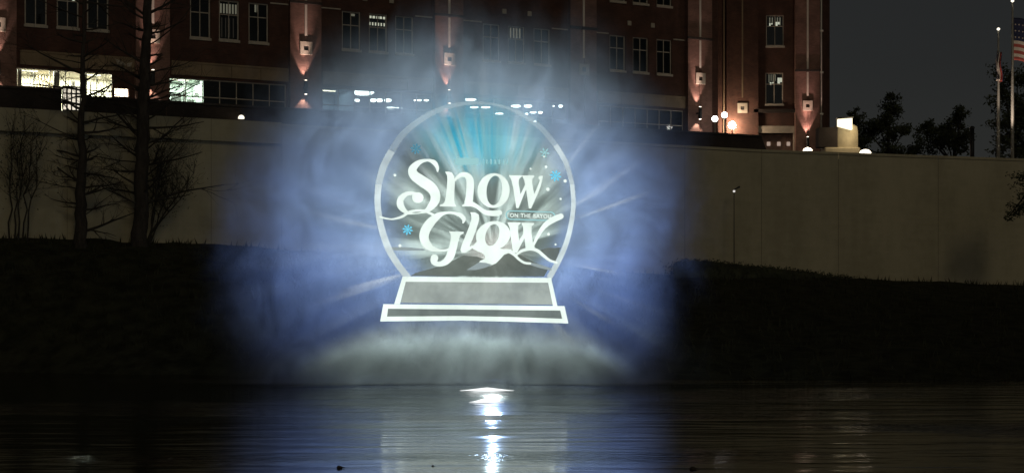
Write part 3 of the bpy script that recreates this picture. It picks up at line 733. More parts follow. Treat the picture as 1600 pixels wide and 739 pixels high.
def leafy(x, y, Y, blobs, label, seed, nleaf, size, trunk_w=.16, group='trees beyond the wall'):
    random.seed(seed); B = at(x, y, Y); B.z = TER; t = thing('leafy_tree', B, label, 'tree', group)
    tr = MB(); cs = [(at(bx, by, Y) - B, br/F*Y) for bx, by, br in blobs]; top = max(cs, key=lambda q: q[0].z)[0]
    tr.tube([(0,0,0), top*.35, top*.7, top], [trunk_w, trunk_w*.8, trunk_w*.5, .03], 7)
    for c, r in cs: b = top*.4; tr.tube([b, b.lerp(c, .6) + Vector((0,0,-.1)), c], [trunk_w*.55, trunk_w*.35, .03], 5)
    tr.build('trunk', M['bark'], t, True)
    cr = MB()
    for c, r in cs:
        nn = int(nleaf * 1.8 * r*r)
        sub = [c + Vector((random.gauss(0,.5)*r, random.gauss(0,.6)*r, random.gauss(0,.42)*r)) for _ in range(9)]
        for _ in range(nn):
            s0 = random.choice(sub); leaf(cr, s0 + Vector((random.gauss(0,.27)*r, random.gauss(0,.3)*r, random.gauss(0,.2)*r)), size)
    cr.build('crown', M['leaf'], t)
leafy(1385, 240, 132, [(1385,172,20),(1392,152,9),(1375,195,22),(1400,208,18),(1360,208,16),(1342,185,12),(1345,228,16),(1395,232,16),(1412,205,10)], 'dark leafy tree beside the beige pillar with a pointed top', 31, 330, .14)
leafy(1340, 238, 140, [(1337,172,5),(1330,178,6),(1326,196,10),(1340,205,12)], 'thin dark tree peeping out directly behind the beige pillar', 32, 300, .13)
leafy(1480, 244, 136, [(1503,176,12),(1495,190,15),(1478,205,20),(1450,198,10),(1445,205,14),(1460,225,20),(1490,225,22),(1430,236,14),(1505,212,12)], 'dark leafy tree whose crown leans up beside the lone post', 33, 330, .14)
leafy(1585, 248, 125, [(1590,125,22),(1570,150,20),(1600,165,30),(1565,190,20),(1595,205,30),(1570,225,22),(1610,235,30),(1620,130,30)], 'dark bushy tree behind the two flagpoles', 34, 220, .14)
Yr = 94
leafy(1632, 420, Yr, [(1590,335,14),(1575,340,9),(1600,318,18),(1596,282,16),(1612,300,20),(1630,330,30),(1640,280,30)], 'drooping dark tree branch reaching in front of the concrete wall', 35, 260, .08, .14, 'trees before the wall')
bpy.data.objects[-1] if False else None

# hedge mound on the bank
def hedge(x0, x1, tops, label, seed):
    random.seed(seed); B = at((x0+x1)/2, 425, DW((x0+x1)/2) - 1.6); t = thing('hedge', B, label, 'hedge')
    core = MB(); lf = MB(); N = 40
    rows = []
    for i in range(N+1):
        x = x0 + (x1-x0)*i/N; Y = DW(x) - 1.7; z1 = at(x, lerp(tops, x), Y).z; z0 = lerp(BASEZ, x) - 1.2
        z1 = max(z1, z0 + .3)
        ring = [at(x, 0, Y-1.2), at(x, 0, Y-1.0), at(x, 0, Y), at(x, 0, Y+1.2), at(x, 0, Y+1.3)]
        zz = [z0, z0+(z1-z0)*.6, z1-.10, z1-.2, z0]
        for q, z in zip(ring, zz): q.z = z + .12*noise.noise((x*.2, q.y, z)); core.v.append(tuple(q - B))
        for _ in range(90):
            u = random.random(); k = min(3, int(u*4)); q = ring[k].lerp(ring[k+1], random.random()); q.x += random.gauss(0,.3); q.z += random.uniform(-.1,.16); leaf(lf, q - B, .07)
    for i in range(N):
        for j in range(4): a = i*5+j; core.f.append((a, a+5, a+6, a+1))
    core.build('twig_mass', M['leaf2'], t, True); lf.build('leaves', M['leaf2'], t)
hedge(1052, 1330, [(1052,412),(1060,405),(1100,405),(1180,413),(1250,421),(1330,432)], 'low dark hedge mound growing along the foot of the concrete wall', 41)
# tufts of dark reeds and weeds on the bank
random.seed(5); tuf = MB()
for _ in range(5200):
    x = random.uniform(-60, 1660); u = random.random(); ys, yw, zb = lerp(SHORE, x), DW(x), lerp(BASEZ, x)
    Y = ys + (yw - ys) * u; tt = (Y - ys + 3) / (yw + .6 - ys + 3); z = -0.5 + (zb + .5) * (1 - (1 - tt)**1.25); X = (x-800)/F*Y
    hgt = random.uniform(.15,.45); lean = random.gauss(0,.12); w = random.uniform(.03,.07)
    tuf.add([(X-w,Y,z-.1),(X+w,Y,z-.1),(X+lean,Y+random.gauss(0,.1),z+hgt)], [(0,1,2)])
tag(tuf.build('grass', M['grass']), 'dark unmown grass covering the sloping bank', 'grass', kind='stuff')

# ------------------------------------------------------------------ projector behind the spray, and its picture
YM = 54.0                                          # the water screen hangs here
PX, PY = 770, 392
YP = 68.5; P = at(PX, PY, YP)
pj = thing('projector', (P.x, P.y, 0), 'film projector on a scaffold stand glowing through the mist behind the letters', 'projector')
bz = 2.1
b = MB(); b.bev(-.55, .55, -.5, .9, P.z-.38, P.z+.38, .06); b.build('body', M['metal'], pj)
b = MB(); b.tube([(0,-.5,P.z),(0,-.85,P.z)], [.20,.23], 14); b.build('lens_barrel', M['metal'], pj, True)
b = MB(); b.tube([(0,-.80,P.z),(0,-.862,P.z)], [.15,.15], 14); b.build('lens', emit('projector_lens', (1,1,.97), 12), pj)
for sx in (-.5, .5):
    for sy in (-.4, .8): b = MB(); b.tube([(sx*1.4,sy*1.3,bz-.9),(sx,sy,P.z-.40)], [.04,.04], 8); b.build('leg', M['metal'], pj)
b = MB(); b.tube([(-.62,-.46,3.6),(.62,-.46,3.6)], [.025,.025], 6); b.tube([(-.62,.88,3.6),(.62,.88,3.6)], [.025,.025], 6); b.build('brace', M['metal'], pj)
def projector_light():
    ld = bpy.data.lights.new('projector_beam', 'SPOT'); ld.energy = PROJ; ld.spot_size = R(112); ld.spot_blend = .1; ld.shadow_soft_size = 0.0
    lo = bpy.data.objects.new('projector_beam', ld); COL.objects.link(lo); lo.parent = pj
    lo.location = (0, -.95, P.z); lo.rotation_euler = Vector((0,-1,0)).to_track_quat('-Z', 'Z').to_euler()
    ld.use_nodes = True; g = G(ld.node_tree); em = [n for n in g.n if n.type == 'EMISSION'][0]
    I = g.sep(g.n.new('ShaderNodeNewGeometry').outputs['Incoming'])
    yy = YP - .95
    k = (YM - yy)
    u = g.m('MULTIPLY_ADD', g.m('DIVIDE', I[0], I[1]), k, P.x)                 # metres on the picture plane
    w = g.m('MULTIPLY_ADD', g.m('DIVIDE', I[2], I[1]), k, P.z)
    x = g.m('MULTIPLY_ADD', u, F/YM, 800.0); y = g.m('MULTIPLY_ADD', w, -F/YM, HOR + CAMZ*F/YM)
    # slide layout, with beam streaks and lens glow painted in, in units of the photograph
    def ell(cx, cy_, rx, ry):
        a = g.m('DIVIDE', g.m('SUBTRACT', x, cx), rx); b = g.m('DIVIDE', g.m('SUBTRACT', y, cy_), ry)
        return g.m('SQRT', g.m('ADD', g.m('MULTIPLY', a, a), g.m('MULTIPLY', b, b)))
    hx = g.m('SUBTRACT', x, float(PX)); hy = g.m('SUBTRACT', y, float(PY))
    ang = g.m('ARCTAN2', hy, hx); rad = g.m('SQRT', g.m('ADD', g.m('MULTIPLY', hx, hx), g.m('MULTIPLY', hy, hy)))
    rays = g.noise(g.xyz(g.m('COSINE', ang), g.m('SINE', ang), g.m('MULTIPLY', rad, .0016)), 5.5, 4, .6)  # streaks of the beams in the mist, painted into the slide
    fine = g.noise(g.xyz(g.m('MULTIPLY', g.m('COSINE', ang), 6.0), g.m('SINE', ang), g.m('MULTIPLY', rad, .0006)), 6.0, 3, .6)
    dglobe = ell(743, 305, 153, 150)
    inside = g.ss(dglobe, .94, 1.06, 1, 0)
    outer = g.m('MULTIPLY', g.ss(ell(720, 420, 440, 460), .58, 1.05, 1, 0), g.ss(y, 400, 600, 1.0, .12))
    deep = g.ss(g.m('ADD', ell(720, 250, 420, 360), g.m('MULTIPLY_ADD', rays, .5, -.25)), .42, 1.02)
    blue = g.mix(deep, rgb((.45,.68,1.10)), rgb((.21,.365,.95)))
    blue = g.mix(g.ss(y, 80, 250, .85, 0), blue, rgb((.66,.90,1.06)))
    blue = g.mix(g.ss(rays, .50, .72, 0, .5), blue, rgb((.62,.83,1.16)))
    grey = g.mix(g.ss(rays, .38, .66), rgb((.22,.30,.28)), rgb((.84,1.06,.99)))
    cyan = g.mix(g.ss(fine, .40, .62), rgb((.02,1.0,1.45)), rgb((.45,1.15,1.3)))
    cy_m = g.m('MULTIPLY', g.ss(ell(752, 185, 140, 84), .45, 1.05, 1, 0), g.ss(rays, .42, .66, 1.0, .5))
    core = g.mix(cy_m, grey, cyan)
    core = g.mix(g.ss(ell(770, 392, 70, 55), .1, 1.0, .75, 0), core, rgb((1.0,1.0,.92)))  # hot spot of the lens, painted into the slide
    c = g.mix(inside, blue, core)
    ray2 = g.noise(g.xyz(g.m('COSINE', ang), g.m('SINE', ang), g.m('MULTIPLY', rad, .0007)), 13.0, 2, .5)
    r2 = g.m('MULTIPLY', g.m('MULTIPLY', g.ss(ray2, .60, .74), g.ss(rad, 120, 190)), g.ss(rad, 190, 360, .55, 0))
    c = g.mix(r2, c, rgb((1.35,1.5,1.6)))
    low = g.ss(ell(722, 578, 278, 68), .78, 1.06, 1, 0)  # added patch of light that brightens the spray mound
    c = g.mix(g.m('MULTIPLY', low, .9), c, rgb((.68,.84,.80)))
    st = g.m('MULTIPLY', g.m('ADD', outer, g.m('MULTIPLY', low, .34)), g.mix(inside, g.ss(rays, .3, .7, .65, 1.35), 1.0) if False else g.ss(rays, .3, .7, .84, 1.18))
    g.l.new(c, em.inputs[0]); g.l.new(st, em.inputs[1])
PROJ = 25000.0
projector_light()

# ------------------------------------------------------------------ the spray
def mist_mat(name, dens, fn, colour=(1,1,1), aniso=.55):
    m = bpy.data.materials.new(name); m.use_nodes = True
    g = G(m.node_tree); g.n.remove(g.n['Principled BSDF'])
    v = g.n.new('ShaderNodeVolumePrincipled'); v.inputs['Color'].default_value = rgb(colour); v.inputs['Anisotropy'].default_value = aniso
    g.l.new(g.m('MULTIPLY', fn(g), dens), v.inputs['Density'])
    g.l.new(v.outputs[0], g.n['Material Output'].inputs['Volume'])
    return m
def fan(g):
    o = g.sep(g.coord())                            # object origin on the water, below the screen's centre
    n0 = g.noise(g.coord(), .20, 4, .6, 1.2); n1 = g.noise(g.scale(g.coord(), 1, .6, .8), .46, 6, .64, 1.9); n2 = g.noise(g.scale(g.coord(), .55, .5, .20), 1.0, 4, .6, 1.0)
    a = g.m('DIVIDE', g.m('ADD', o[0], g.m('MULTIPLY_ADD', n0, 6.4, -3.2)), 8.7)
    b = g.m('DIVIDE', g.m('ADD', g.m('SUBTRACT', o[2], 1.7), g.m('MULTIPLY_ADD', g.m('ADD', g.m('MULTIPLY', n1, .45), n2), 6.5, -4.7)), 11.6)
    b = g.m('MAXIMUM', b, g.m('MULTIPLY', b, .4))
    r = g.m('POWER', g.m('ADD', g.m('POWER', g.m('ABSOLUTE', a), 3.2), g.m('POWER', g.m('ABSOLUTE', b), 3.2)), .3125)
    env = g.ss(r, .52, 1.06, 1, 0)
    env = g.m('MULTIPLY', env, g.ss(o[2], 2.0, 10.0, .85, 1.40))
    wis = g.ss(g.m('ADD', g.m('MULTIPLY', n1, .7), g.m('MULTIPLY', n2, .3)), .36, .66, .28, 1.55)
    return g.m('MULTIPLY', g.m('MULTIPLY', env, g.m('POWER', 2.718, g.m('MULTIPLY', g.m('MULTIPLY', g.m('DIVIDE', o[1], 1.6), g.m('DIVIDE', o[1], 1.6)), -1.0))), wis)
def mound(g):
    o = g.sep(g.coord()); n1 = g.noise(g.coord(), .75, 6, .64, 1.6)
    a = g.m('DIVIDE', o[0], 6.3); top = g.m('MULTIPLY_ADD', g.m('MULTIPLY', a, a), -.95, g.m('MULTIPLY_ADD', n1, .9, 1.35))
    env = g.m('MULTIPLY', g.ss(g.m('SUBTRACT', o[2], top), -.5, .22, 1, 0), g.ss(g.m('ABSOLUTE', a), .74, 1.0, 1, 0))
    yy = g.m('DIVIDE', o[1], 1.4); sl = g.m('POWER', 2.718, g.m('MULTIPLY', g.m('MULTIPLY', yy, yy), -1.0))
    env = g.m('MULTIPLY', env, g.ss(o[2], .0, .8, .30, 1.0))
    return g.m('MULTIPLY', g.m('MULTIPLY', env, sl), g.ss(n1, .34, .66, .3, 1.6))
def lens(rx, ry, rz, cz, n=28, mth=14, zmin=0.03):
    mb = MB()
    prof = [math.pi * (k + .02) / (mth - 1 + .04) for k in range(mth)]
    for a in prof:
        for k in range(n):
            t = 2*math.pi*k/n; mb.v.append((rx*math.sin(a)*math.cos(t), ry*math.sin(a)*math.sin(t), max(zmin + .0005*len(mb.v)/400, cz - rz*math.cos(a))))
    for i in range(mth-1):
        for k in range(n): mb.f.append((i*n+k, i*n+(k+1)%n, (i+1)*n+(k+1)%n, (i+1)*n+k))
    mb.f += [tuple(reversed(range(n))), tuple(range((mth-1)*n, mth*n))]
    return mb
c = at(720, 603, YM)
o = lens(11.2, 3.4, 13.0, 3.6).build('mist', mist_mat('fan_of_mist', .5, fan, (1,1,1), .15)); o.location = (c.x, YM + .8, 0)
tag(o, 'wide fan of bluish mist and spray hanging above the water', 'mist', kind='stuff')
c = at(728, 603, YM)
mb = MB(); mb.box(-6.8, 6.8, -3.0, 3.0, .035, 2.6)
o = mb.build('spray', mist_mat('low_spray', .75, mound, (.95,1,.96), .4)); o.location = (c.x, YM + .4, 0)
tag(o, 'low mound of pale spray boiling at the foot of the mist', 'spray', kind='stuff')

# ------------------------------------------------------------------ projected snow globe: the picture on the water screen
YS = 52.4
def sp(x, y): q = at(x, y, YM); k = YS / YM; q = at(x, y, YS); return q
art0 = at(742, 502, YS)
art = thing('projected_snow_globe', art0, 'glowing white snow globe picture with swirling letters projected on the mist', 'projection')
m_white = None; m_line = None; m_soft = emit('projected_soft', (.56,.68,.70), .55)
m_cyan = emit('projected_cyan', (.16,.66,.90), 1.0); m_teal = emit('projected_teal', (.42,.78,.80), .8)
def veil(name, c, strength, alpha):
    m = bpy.data.materials.new(name); m.use_nodes = True; g = G(m.node_tree); g.n.remove(g.n['Principled BSDF'])
    e = g.n.new('ShaderNodeEmission'); t = g.n.new('ShaderNodeBsdfTransparent'); x = g.n.new('ShaderNodeMixShader')
    nz = g.noise(g.coord(), .9, 4, .55); g.l.new(g.mix(g.ss(nz, .3, .7), rgb([v*(.8 if alpha < .9 else .88) for v in c]), rgb([v*(1.25 if alpha < .9 else 1.08) for v in c])), e.inputs[0])
    e.inputs[1].default_value = strength; x.inputs[0].default_value = alpha
    g.l.new(t.outputs[0], x.inputs[1]); g.l.new(e.outputs[0], x.inputs[2]); g.l.new(x.outputs[0], g.n['Material Output'].inputs[0]); m.cycles.emission_sampling = 'NONE'
    return m
m_white = veil('projected_white', (.92,1.06,.98), 1.0, .97); m_panel = veil('projected_grey', (.36,.41,.37), 1.0, .72); m_hill = veil('projected_dark_grey', (.135,.16,.14), 1.0, .72); m_panel2 = veil('projected_mid_grey', (.17,.205,.185), 1.0, .75)
m_line = veil('projected_line', (.70,.82,.84), .95, .80); m_mid = veil('projected_mid', (.66,.78,.80), .9, .50); m_arch = veil('projected_arch', (.62,.76,.80), .8, .20)
TK = .03
def spline(pts, n=7):
    out = []
    P_ = [pts[0]] + list(pts) + [pts[-1]]
    for i in range(1, len(P_) - 2):
        a, b, c_, d = P_[i-1], P_[i], P_[i+1], P_[i+2]
        for k in range(n):
            t = k/n
            out.append(tuple(.5*((2*b[j]) + (-a[j]+c_[j])*t + (2*a[j]-5*b[j]+4*c_[j]-d[j])*t*t + (-a[j]+3*b[j]-3*c_[j]+d[j])*t**3) for j in range(3)))
    out.append(tuple(pts[-1])); return out
class Art:
    """flat plate outline in photo units, turned into a thin solid standing in the spray"""
    def __init__(s, ox=0, oy=0, sc=1, lay=0): s.mb = MB(); s.o = (ox, oy, sc); s.lay = lay; s.k = 0
    def pt(s, x, y, d): 
        q = sp(s.o[0] + x/s.o[2], s.o[1] + y/s.o[2]); return (q.x - art0.x, q.y - art0.y + d, q.z - art0.z)
    def solid(s, loop, fs):
        s.k += 1; d = -.012*s.lay - .0017*s.k; n = len(loop)
        vs = [s.pt(x, y, d) for x, y in loop] + [s.pt(x, y, d + TK) for x, y in loop]
        s.mb.add(vs, fs + [tuple(i + n for i in reversed(f)) for f in fs])
    def poly(s, loop):
        n = len(loop); d = -.012*s.lay - .0017*(s.k+1); s.k += 1
        vs = [s.pt(x, y, d) for x, y in loop] + [s.pt(x, y, d + TK) for x, y in loop]
        s.mb.add(vs, [tuple(range(n)), tuple(reversed(range(n, 2*n)))] + [(i, i+n, (i+1)%n+n, (i+1)%n) for i in range(n)]); return s
    def stroke(s, pts, n=7, cap=True):
        c_ = spline(pts, n); L, Rr = [], []
        for i, (x, y, w) in enumerate(c_):
            a = c_[max(0, i-1)]; b = c_[min(len(c_)-1, i+1)]; dx, dy = b[0]-a[0], b[1]-a[1]; l = math.hypot(dx, dy) or 1; nx, ny = -dy/l, dx/l
            L.append((x + nx*w/2, y + ny*w/2)); Rr.append((x - nx*w/2, y - ny*w/2))
        d = -.012*s.lay - .0017*(s.k+1); s.k += 1; m = len(L)
        vs = [s.pt(x, y, d) for x, y in L] + [s.pt(x, y, d) for x, y in Rr] + [s.pt(x, y, d+TK) for x, y in L] + [s.pt(x, y, d+TK) for x, y in Rr]
        fs = []
        for i in range(m-1): fs += [(i, i+1, m+i+1, m+i), (2*m+i, 3*m+i, 3*m+i+1, 2*m+i+1), (i, 2*m+i, 2*m+i+1, i+1), (m+i, m+i+1, 3*m+i+1, 3*m+i)]
        s.mb.add(vs, fs)
        if cap:
            for (x, y, w) in (c_[0], c_[-1]): s.disc(x, y, w/2, w/2, 12)
        return s
    def disc(s, x, y, rx, ry, n=18): return s.poly([(x + rx*math.cos(2*math.pi*k/n), y + ry*math.sin(2*math.pi*k/n)) for k in range(n)])
    def ring(s, outer, inner):
        n = len(outer); d = -.012*s.lay - .0017*(s.k+1); s.k += 1
        vs = [s.pt(x, y, d) for x, y in outer] + [s.pt(x, y, d) for x, y in inner] + [s.pt(x, y, d+TK) for x, y in outer] + [s.pt(x, y, d+TK) for x, y in inner]
        fs = []
        for i in range(n):
            j = (i+1) % n; fs += [(i, j, n+j, n+i), (2*n+i, 3*n+i, 3*n+j, 2*n+j), (i, 2*n+i, 2*n+j, j), (n+i, n+j, 3*n+j, 3*n+i)]
        s.mb.add(vs, fs); return s
    def build(s, name, m, parent=None): return s.mb.build(name, m, parent or art)
def ellp(cx, cy_, rx, ry, tilt, n=44):
    out = []
    for k in range(n):
        t = 2*math.pi*k/n; x, y = rx*math.cos(t), ry*math.sin(t); out.append((cx + x*math.cos(tilt) - y*math.sin(tilt), cy_ + x*math.sin(tilt) + y*math.cos(tilt)))
    return out
za, zb_, zc, zd = (580,235,6.72), (720,235,6.717), (580,325,6.72), (720,325,6.717)
# pedestal and globe outline
a = Art(lay=1)
a.poly([(629,432),(861,434),(862,441.5),(631,440)]); a.poly([(629,432),(636,432),(625,475),(616,475)]); a.poly([(855,434),(861,434),(871,478),(864,478)])
a.poly([(599,475),(882,478),(883.5,485),(600,482)]); a.poly([(599,475),(607,475),(604,502),(594,502)]); a.poly([(874,479),(882,478),(888,505),(880,505)])
a.poly([(596,494.5),(720,493.5),(800,495),(886,498),(888,505),(800,502.5),(720,500.5),(594,502)])
a.build('pedestal_outline', m_white)
a = Art(); a.poly([(634,440),(856,441),(865,476),(626,473)]); a.build('pedestal_panel', m_panel)
a = Art(); a.poly([(606,481.5),(876,484),(880,498),(604,495)]); a.build('pedestal_panel', m_panel2)
a = Art(lay=1); a.stroke([(638,434,10),(621,412,10),(606,386,10.5),(595,352,10),(590,318,9.5),(591.5,288,10)], 8, False); a.build('globe_outline', m_line)
a = Art(lay=1); a.stroke([(591.5,287.8,10),(599.5,260,11),(612,236,11)], 8, False); a.build('globe_outline', m_mid)
a = Art(lay=1); a.stroke([(858,434,9),(872,409,8.5),(884,382,8),(892,352,7.5),(896,320,7),(894,288,7)], 8, False); a.build('globe_outline', m_line)
a = Art(lay=1); a.stroke([(894,287.8,7),(884.5,255,7.5),(868,227,8)], 8, False); a.build('globe_outline', m_mid)
a = Art(lay=1); a.stroke([(867.8,226.7,8),(846,201,8),(822,183,7),(796,170,5),(770,163,3)], 8, False); a.build('globe_outline', m_arch)
a = Art(lay=1); a.stroke([(612.2,235.6,11),(628,212,10),(648,194,9),(675,177,8),(705,166,7),(740,161,5),(771,163,3)], 8, False); a.build('globe_outline', m_arch)
a = Art(); a.poly([(641,431),(650,426),(690,415),(724,399),(745,401),(760,406),(775,402),(797,395),(812,398),(835,410),(858,418),(850,432)]); a.build('hill', m_hill)
a = Art(); a.poly([(843,391),(856,387),(876,387),(871,402),(868,411),(852,405)]); a.build('hill', m_hill)
a = Art(lay=1); a.poly([(612,386),(640,386.5),(662,389),(664,391.5),(640,391.5),(614,391)]); a.build('horizon_glint', m_soft)
# Snow
a = Art(*za, lay=3)
a.stroke([(697,222,16),(694,180,36),(660,128,48),(590,106,26),(505,128,50),(438,195,84),(452,262,100),(535,325,112),(625,388,110),(670,455,104),(668,530,96),(615,605,66),(560,645,30)])
a.stroke([(560,648,24),(470,664,8),(380,655,34),(315,592,70),(308,520,66),(360,465,48),(430,450,34),(480,470,40)]); a.disc(490,498,60,56)
a.build('letter', m_white)
a = Art(*za, lay=4); a.stroke([(96,700,20),(160,716,17),(230,722,18),(320,698,26),(400,650,28),(470,634,24),(560,638,24),(650,676,26)]); a.build('swash', m_white)
a = Art(*za, lay=3)
a.poly([(778,224),(820,226),(852,238),(872,275),(880,330),(874,430),(872,520),(878,560),(892,582),(890,594),(720,586),(720,573),(752,565),(772,540),(786,480),(796,380),(800,310),(796,262),(782,240)])
a.stroke([(876,322,18),(905,285,34),(950,258,46),(1000,262,58),(1034,305,76),(1040,380,80),(1034,470,78),(1020,560,86)], 7, False)
a.poly([(955,588),(955,576),(980,560),(995,520),(1060,520),(1072,560),(1092,590)])
a.stroke([(1060,565,50),(1110,590,44),(1160,628,44),(1210,655,52),(1290,662,58),(1350,655,52)])
a.build('letter', m_white)
a = Art(*zb_, lay=3); a.ring(ellp(345,423,168,182,.14), ellp(352,422,82,155,.10)); a.build('letter', m_white)
a = Art(*zb_, lay=3)
a.poly([(503,262),(642,264),(640,276),(612,300),(606,340),(628,468),(606,606),(582,606),(548,380),(530,310)])
a.poly([(606,606),(582,600),(622,470),(682,350),(702,376),(660,470)])
a.poly([(640,264),(772,264),(770,280),(752,300),(750,350),(772,470),(738,610),(714,610),(684,400),(664,310)])
a.stroke([(728,604,24),(770,500,32),(806,420,32),(838,330,24),(846,285,20)], 7, False); a.poly([(812,285),(832,272),(862,268),(856,300),(838,330)])
a.build('letter', m_white)
# Glow
a = Art(*zc, lay=3)
a.stroke([(964,158,14),(972,118,42),(935,76,44),(850,52,26),(770,55,32),(700,85,66),(625,150,92),(570,235,100),(556,315,96),(590,388,84),(650,430,56),(720,446,28),(790,442,22),(830,425,26)])
a.poly([(816,246),(974,250),(970,268),(938,285),(920,330),(900,420),(886,470),(800,470),(826,380),(838,310),(836,275)])
a.stroke([(848,440,84),(830,505,84),(780,565,68),(710,590,50),(660,565,64),(665,525,80)])
a.build('letter', m_white)
a = Art(*zd, lay=3)
a.poly([(98,45),(150,48),(188,68),(194,110),(180,170),(150,260),(120,340),(92,395),(100,404),(122,392),(140,410),(95,442),(52,466),(10,470),(-4,440),(10,390),(50,290),(90,190),(112,120),(110,80)])
a.build('letter', m_white)
a = Art(*zd, lay=3); a.ring(ellp(340,290,182,150,-.25), ellp(331,284,70,118,.30)); a.build('letter', m_white)
a = Art(*zd, lay=4)
a.poly([(120,405),(170,350),(250,380),(330,420),(430,428),(450,438),(540,430),(490,474),(455,490),(420,530),(370,580),(310,606),(250,610),(205,598),(186,578),(205,552),(250,535),(262,518),(235,480),(180,455),(130,432)]); a.build('swash', m_white)
a = Art(*zd, lay=5); a.poly([(60,650),(110,620),(190,570),(260,575),(330,595),(260,625),(160,650)]); a.build('glint', m_soft)
a = Art(*zd, lay=3)
a.poly([(488,150),(630,152),(626,166),(604,185),(600,230),(612,350),(590,470),(548,470),(528,330),(514,210)])
a.poly([(548,470),(590,470),(640,370),(690,270),(655,270),(608,352)])
a.poly([(636,155),(772,157),(768,172),(744,192),(742,260),(760,390),(778,410),(760,425),(680,425),(672,340),(656,270),(654,200)])
a.stroke([(755,402,26),(800,310,34),(850,225,46),(905,165,56),(980,118,62),(1050,88,58)])
a.build('letter', m_white)
a = Art(*zd, lay=4)
a.stroke([(430,445,24),(500,452,40),(556,484,34),(610,538,26),(668,574,26),(728,582,24)]); a.build('swash', m_white)
a = Art(*zd, lay=5); a.stroke([(588,488,22),(640,450,30),(725,430,34),(800,446,34),(862,494,32),(930,548,26),(1006,574,22)]); a.build('swash', m_white)
a = Art(*zd, lay=2); a.stroke([(735,585,26),(810,605,34),(880,625,30),(945,645,20)], 6); a.build('glint', m_soft)
# little banner with its lettering
def rrect(x0, y0, x1, y1, r, skew, n=6):
    out = []
    for (cx, cy_, a0) in ((x1-r, y1-r, 0), (x0+r, y1-r, 90), (x0+r, y0+r, 180), (x1-r, y0+r, 270)):
        for k in range(n+1): t = R(a0 + 90*k/n); x = cx + r*math.cos(t); out.append((x, cy_ + r*math.sin(t) + skew*(x-x0)))
    return out
a = Art(lay=2); a.ring(rrect(790,328.5,868,343.5,7.4,.03), rrect(792.2,330.4,865.8,341.6,5.5,.03)); bn = a.build('banner', m_teal)
fc = bpy.data.curves.new('banner_text', 'FONT'); fc.body = 'ON THE BAYOU'; fc.size = 1.0; fc.align_x = 'LEFT'; fc.offset = .022; fc.space_character = 1.12; fc.space_word = 1.3; fc.extrude = .02
fo = bpy.data.objects.new('banner_text', fc); COL.objects.link(fo)
dg = bpy.context.evaluated_depsgraph_get(); dg.update(); tm = bpy.data.meshes.new_from_object(fo.evaluated_get(dg)); bpy.data.objects.remove(fo)
xs_ = [v.co.x for v in tm.vertices]; ys_ = [v.co.y for v in tm.vertices]; wx = max(xs_) - min(xs_); hy_ = max(ys_) - min(ys_)
for v in tm.vertices:
    x = 797 + (v.co.x - min(xs_)) / wx * 64; y = 339.4 - (v.co.y - min(ys_)) / hy_ * 6.4 + .03*(x - 790)
    q = sp(x, y); v.co = (q.x - art0.x, q.y - art0.y - .05 - v.co.z*.3, q.z - art0.z)
tm.materials.clear(); tm.materials.append(m_white); link('lettering', tm, bn)
# blurred line of small capitals above the big letters
a = Art(lay=2); a.poly(rrect(711,247,748,258,3,0)); a.build('title_block', m_teal)
for k, x in enumerate((754, 760, 766, 772.5, 779, 785.5, 792)): a = Art(lay=2); a.poly(rrect(x, 249 + (k % 2)*.5, x + (2.6 if 1 < k < 6 else 1.8), 256.5, .8, 0, 2)); a.build('title_letter', m_teal)
def flake(x, y, r, m_, pet=8):
    a = Art(lay=3)
    for k in range(pet):
        t = 2*math.pi*k/pet + .2; c_, s_ = math.cos(t), math.sin(t)
        a.poly([(x + c_*r*.18 - s_*r*.05, y + s_*r*.18 + c_*r*.05), (x + c_*r*.7 - s_*r*.17, y + s_*r*.7 + c_*r*.17), (x + c_*r, y + s_*r), (x + c_*r*.7 + s_*r*.17, y + s_*r*.7 - c_*r*.17), (x + c_*r*.18 + s_*r*.05, y + s_*r*.18 - c_*r*.05)])
    a.disc(x, y, r*.22, r*.22, 8); a.build('snowflake', m_)
flake(637, 359, 8.8, m_cyan); flake(868, 275, 9.5, m_cyan); flake(650, 233, 9, emit('projected_dim_cyan', (.14,.45,.62), .6)); flake(851, 239, 8, m_teal, 6)
for x, y, r in ((856,296,2.8),(883,283,2.6),(876,311,1.7),(625,384,2.4),(857,366,2.2),(868,382,1.6),(853,261,2),(829,264,1.6),(617,274,2.2),(850,245,1.4)):
    a = Art(lay=3); a.disc(x, y, r, r, 10); a.build('snow_dot', m_white)

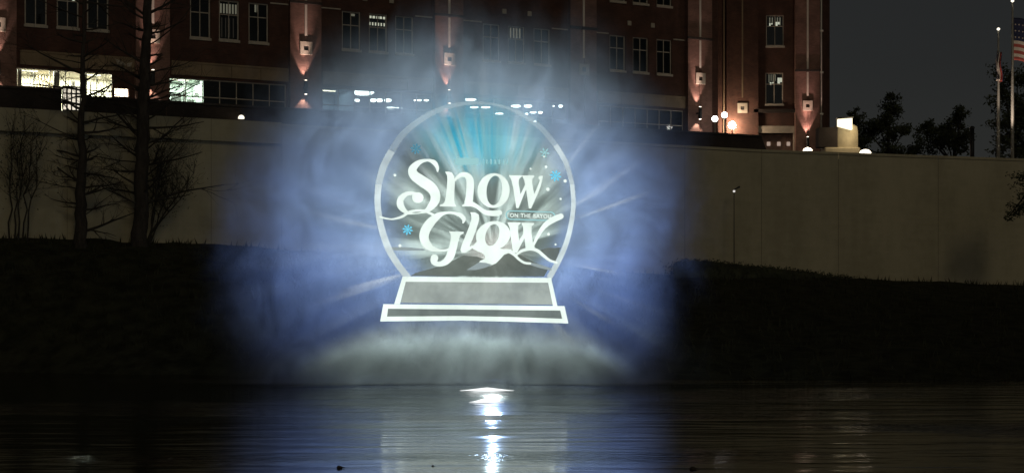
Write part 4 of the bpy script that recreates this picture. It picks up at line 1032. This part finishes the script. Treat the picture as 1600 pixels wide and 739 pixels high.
# ------------------------------------------------------------------ floating floodlights at the foot of the spray
def float_light(x, y, w, h, Y, label, power):
    p = at(x, y, Y); t = thing('floating_light', (p.x, p.y, 0), label, 'floodlight', 'floating lights on the water'); k = Y / F
    rw = w*k/2
    H = h*k*.7
    def plan(mb, up):                               # slim pointed hull, lower towards its two ends
        mb.v = [(x*rw, y*rw*.85*(1 - .8*min(1, abs(x))**1.3), z if z < up else up + (z - up)*(1 - .9*min(1, abs(x)))) for x, y, z in mb.v]; return mb
    b = MB(); b.lathe([(.4,-.12),(.8,-.10),(.9,-.02),(.9,.008)], 28); plan(b, 9).build('float', M['metal'], t, True)
    b = MB(); b.lathe([(1.0,.010),(.8,.012+H*.35),(.45,.012+H*.8),(.12,.012+H)], 28); plan(b, .010).build('lens', emit('flood_lens', (.95,1,1), 1.25), t, True)
    if power:
        ld = bpy.data.lights.new('flood_beam', 'POINT'); ld.energy = power; ld.shadow_soft_size = .15; ld.color = (.9,1,.96); lo = link('flood_beam', ld, t); lo.location = (0, .3, H + .5)
float_light(761, 610, 86, 6, 51.5, 'wide white floating light at the foot of the mist', 0)
float_light(760, 629, 56, 9, 45.5, 'smaller white glowing shape nearer the camera on the water', 0)  # lower white ellipse, built as a second glowing float
# drifting bits of debris
def debris(x, y, s, label, seed):
    random.seed(seed); Y = CAMZ*F/(y-HOR); p = at(x, y, Y); t = thing('driftwood', (p.x, p.y, 0), label, 'driftwood', 'debris adrift on the water'); k = s
    b = MB(); b.lathe([(.3*k,-.1*k),(.5*k,.05*k),(.42*k,.30*k),(.15*k,.42*k)], 9); b.v = [(v[0]*(1+.3*noise.noise(Vector(v)*9)), v[1], v[2]) for v in b.v]; b.build('knot', M['bark'], t, True)
    b = MB(); b.tube([(-.2*k,0,.05*k),(.5*k,.1*k,.16*k),(.95*k,.1*k,.12*k)], [.12*k,.09*k,.04*k], 6); b.build('twig', M['bark'], t)
debris(530, 731, .11, 'dark lump of driftwood adrift near the bottom edge', 1)
debris(676, 728, .05, 'tiny dark twig adrift beside the bright reflection', 2)
debris(1082, 733, .12, 'flat dark stick adrift under the blue reflection', 3)
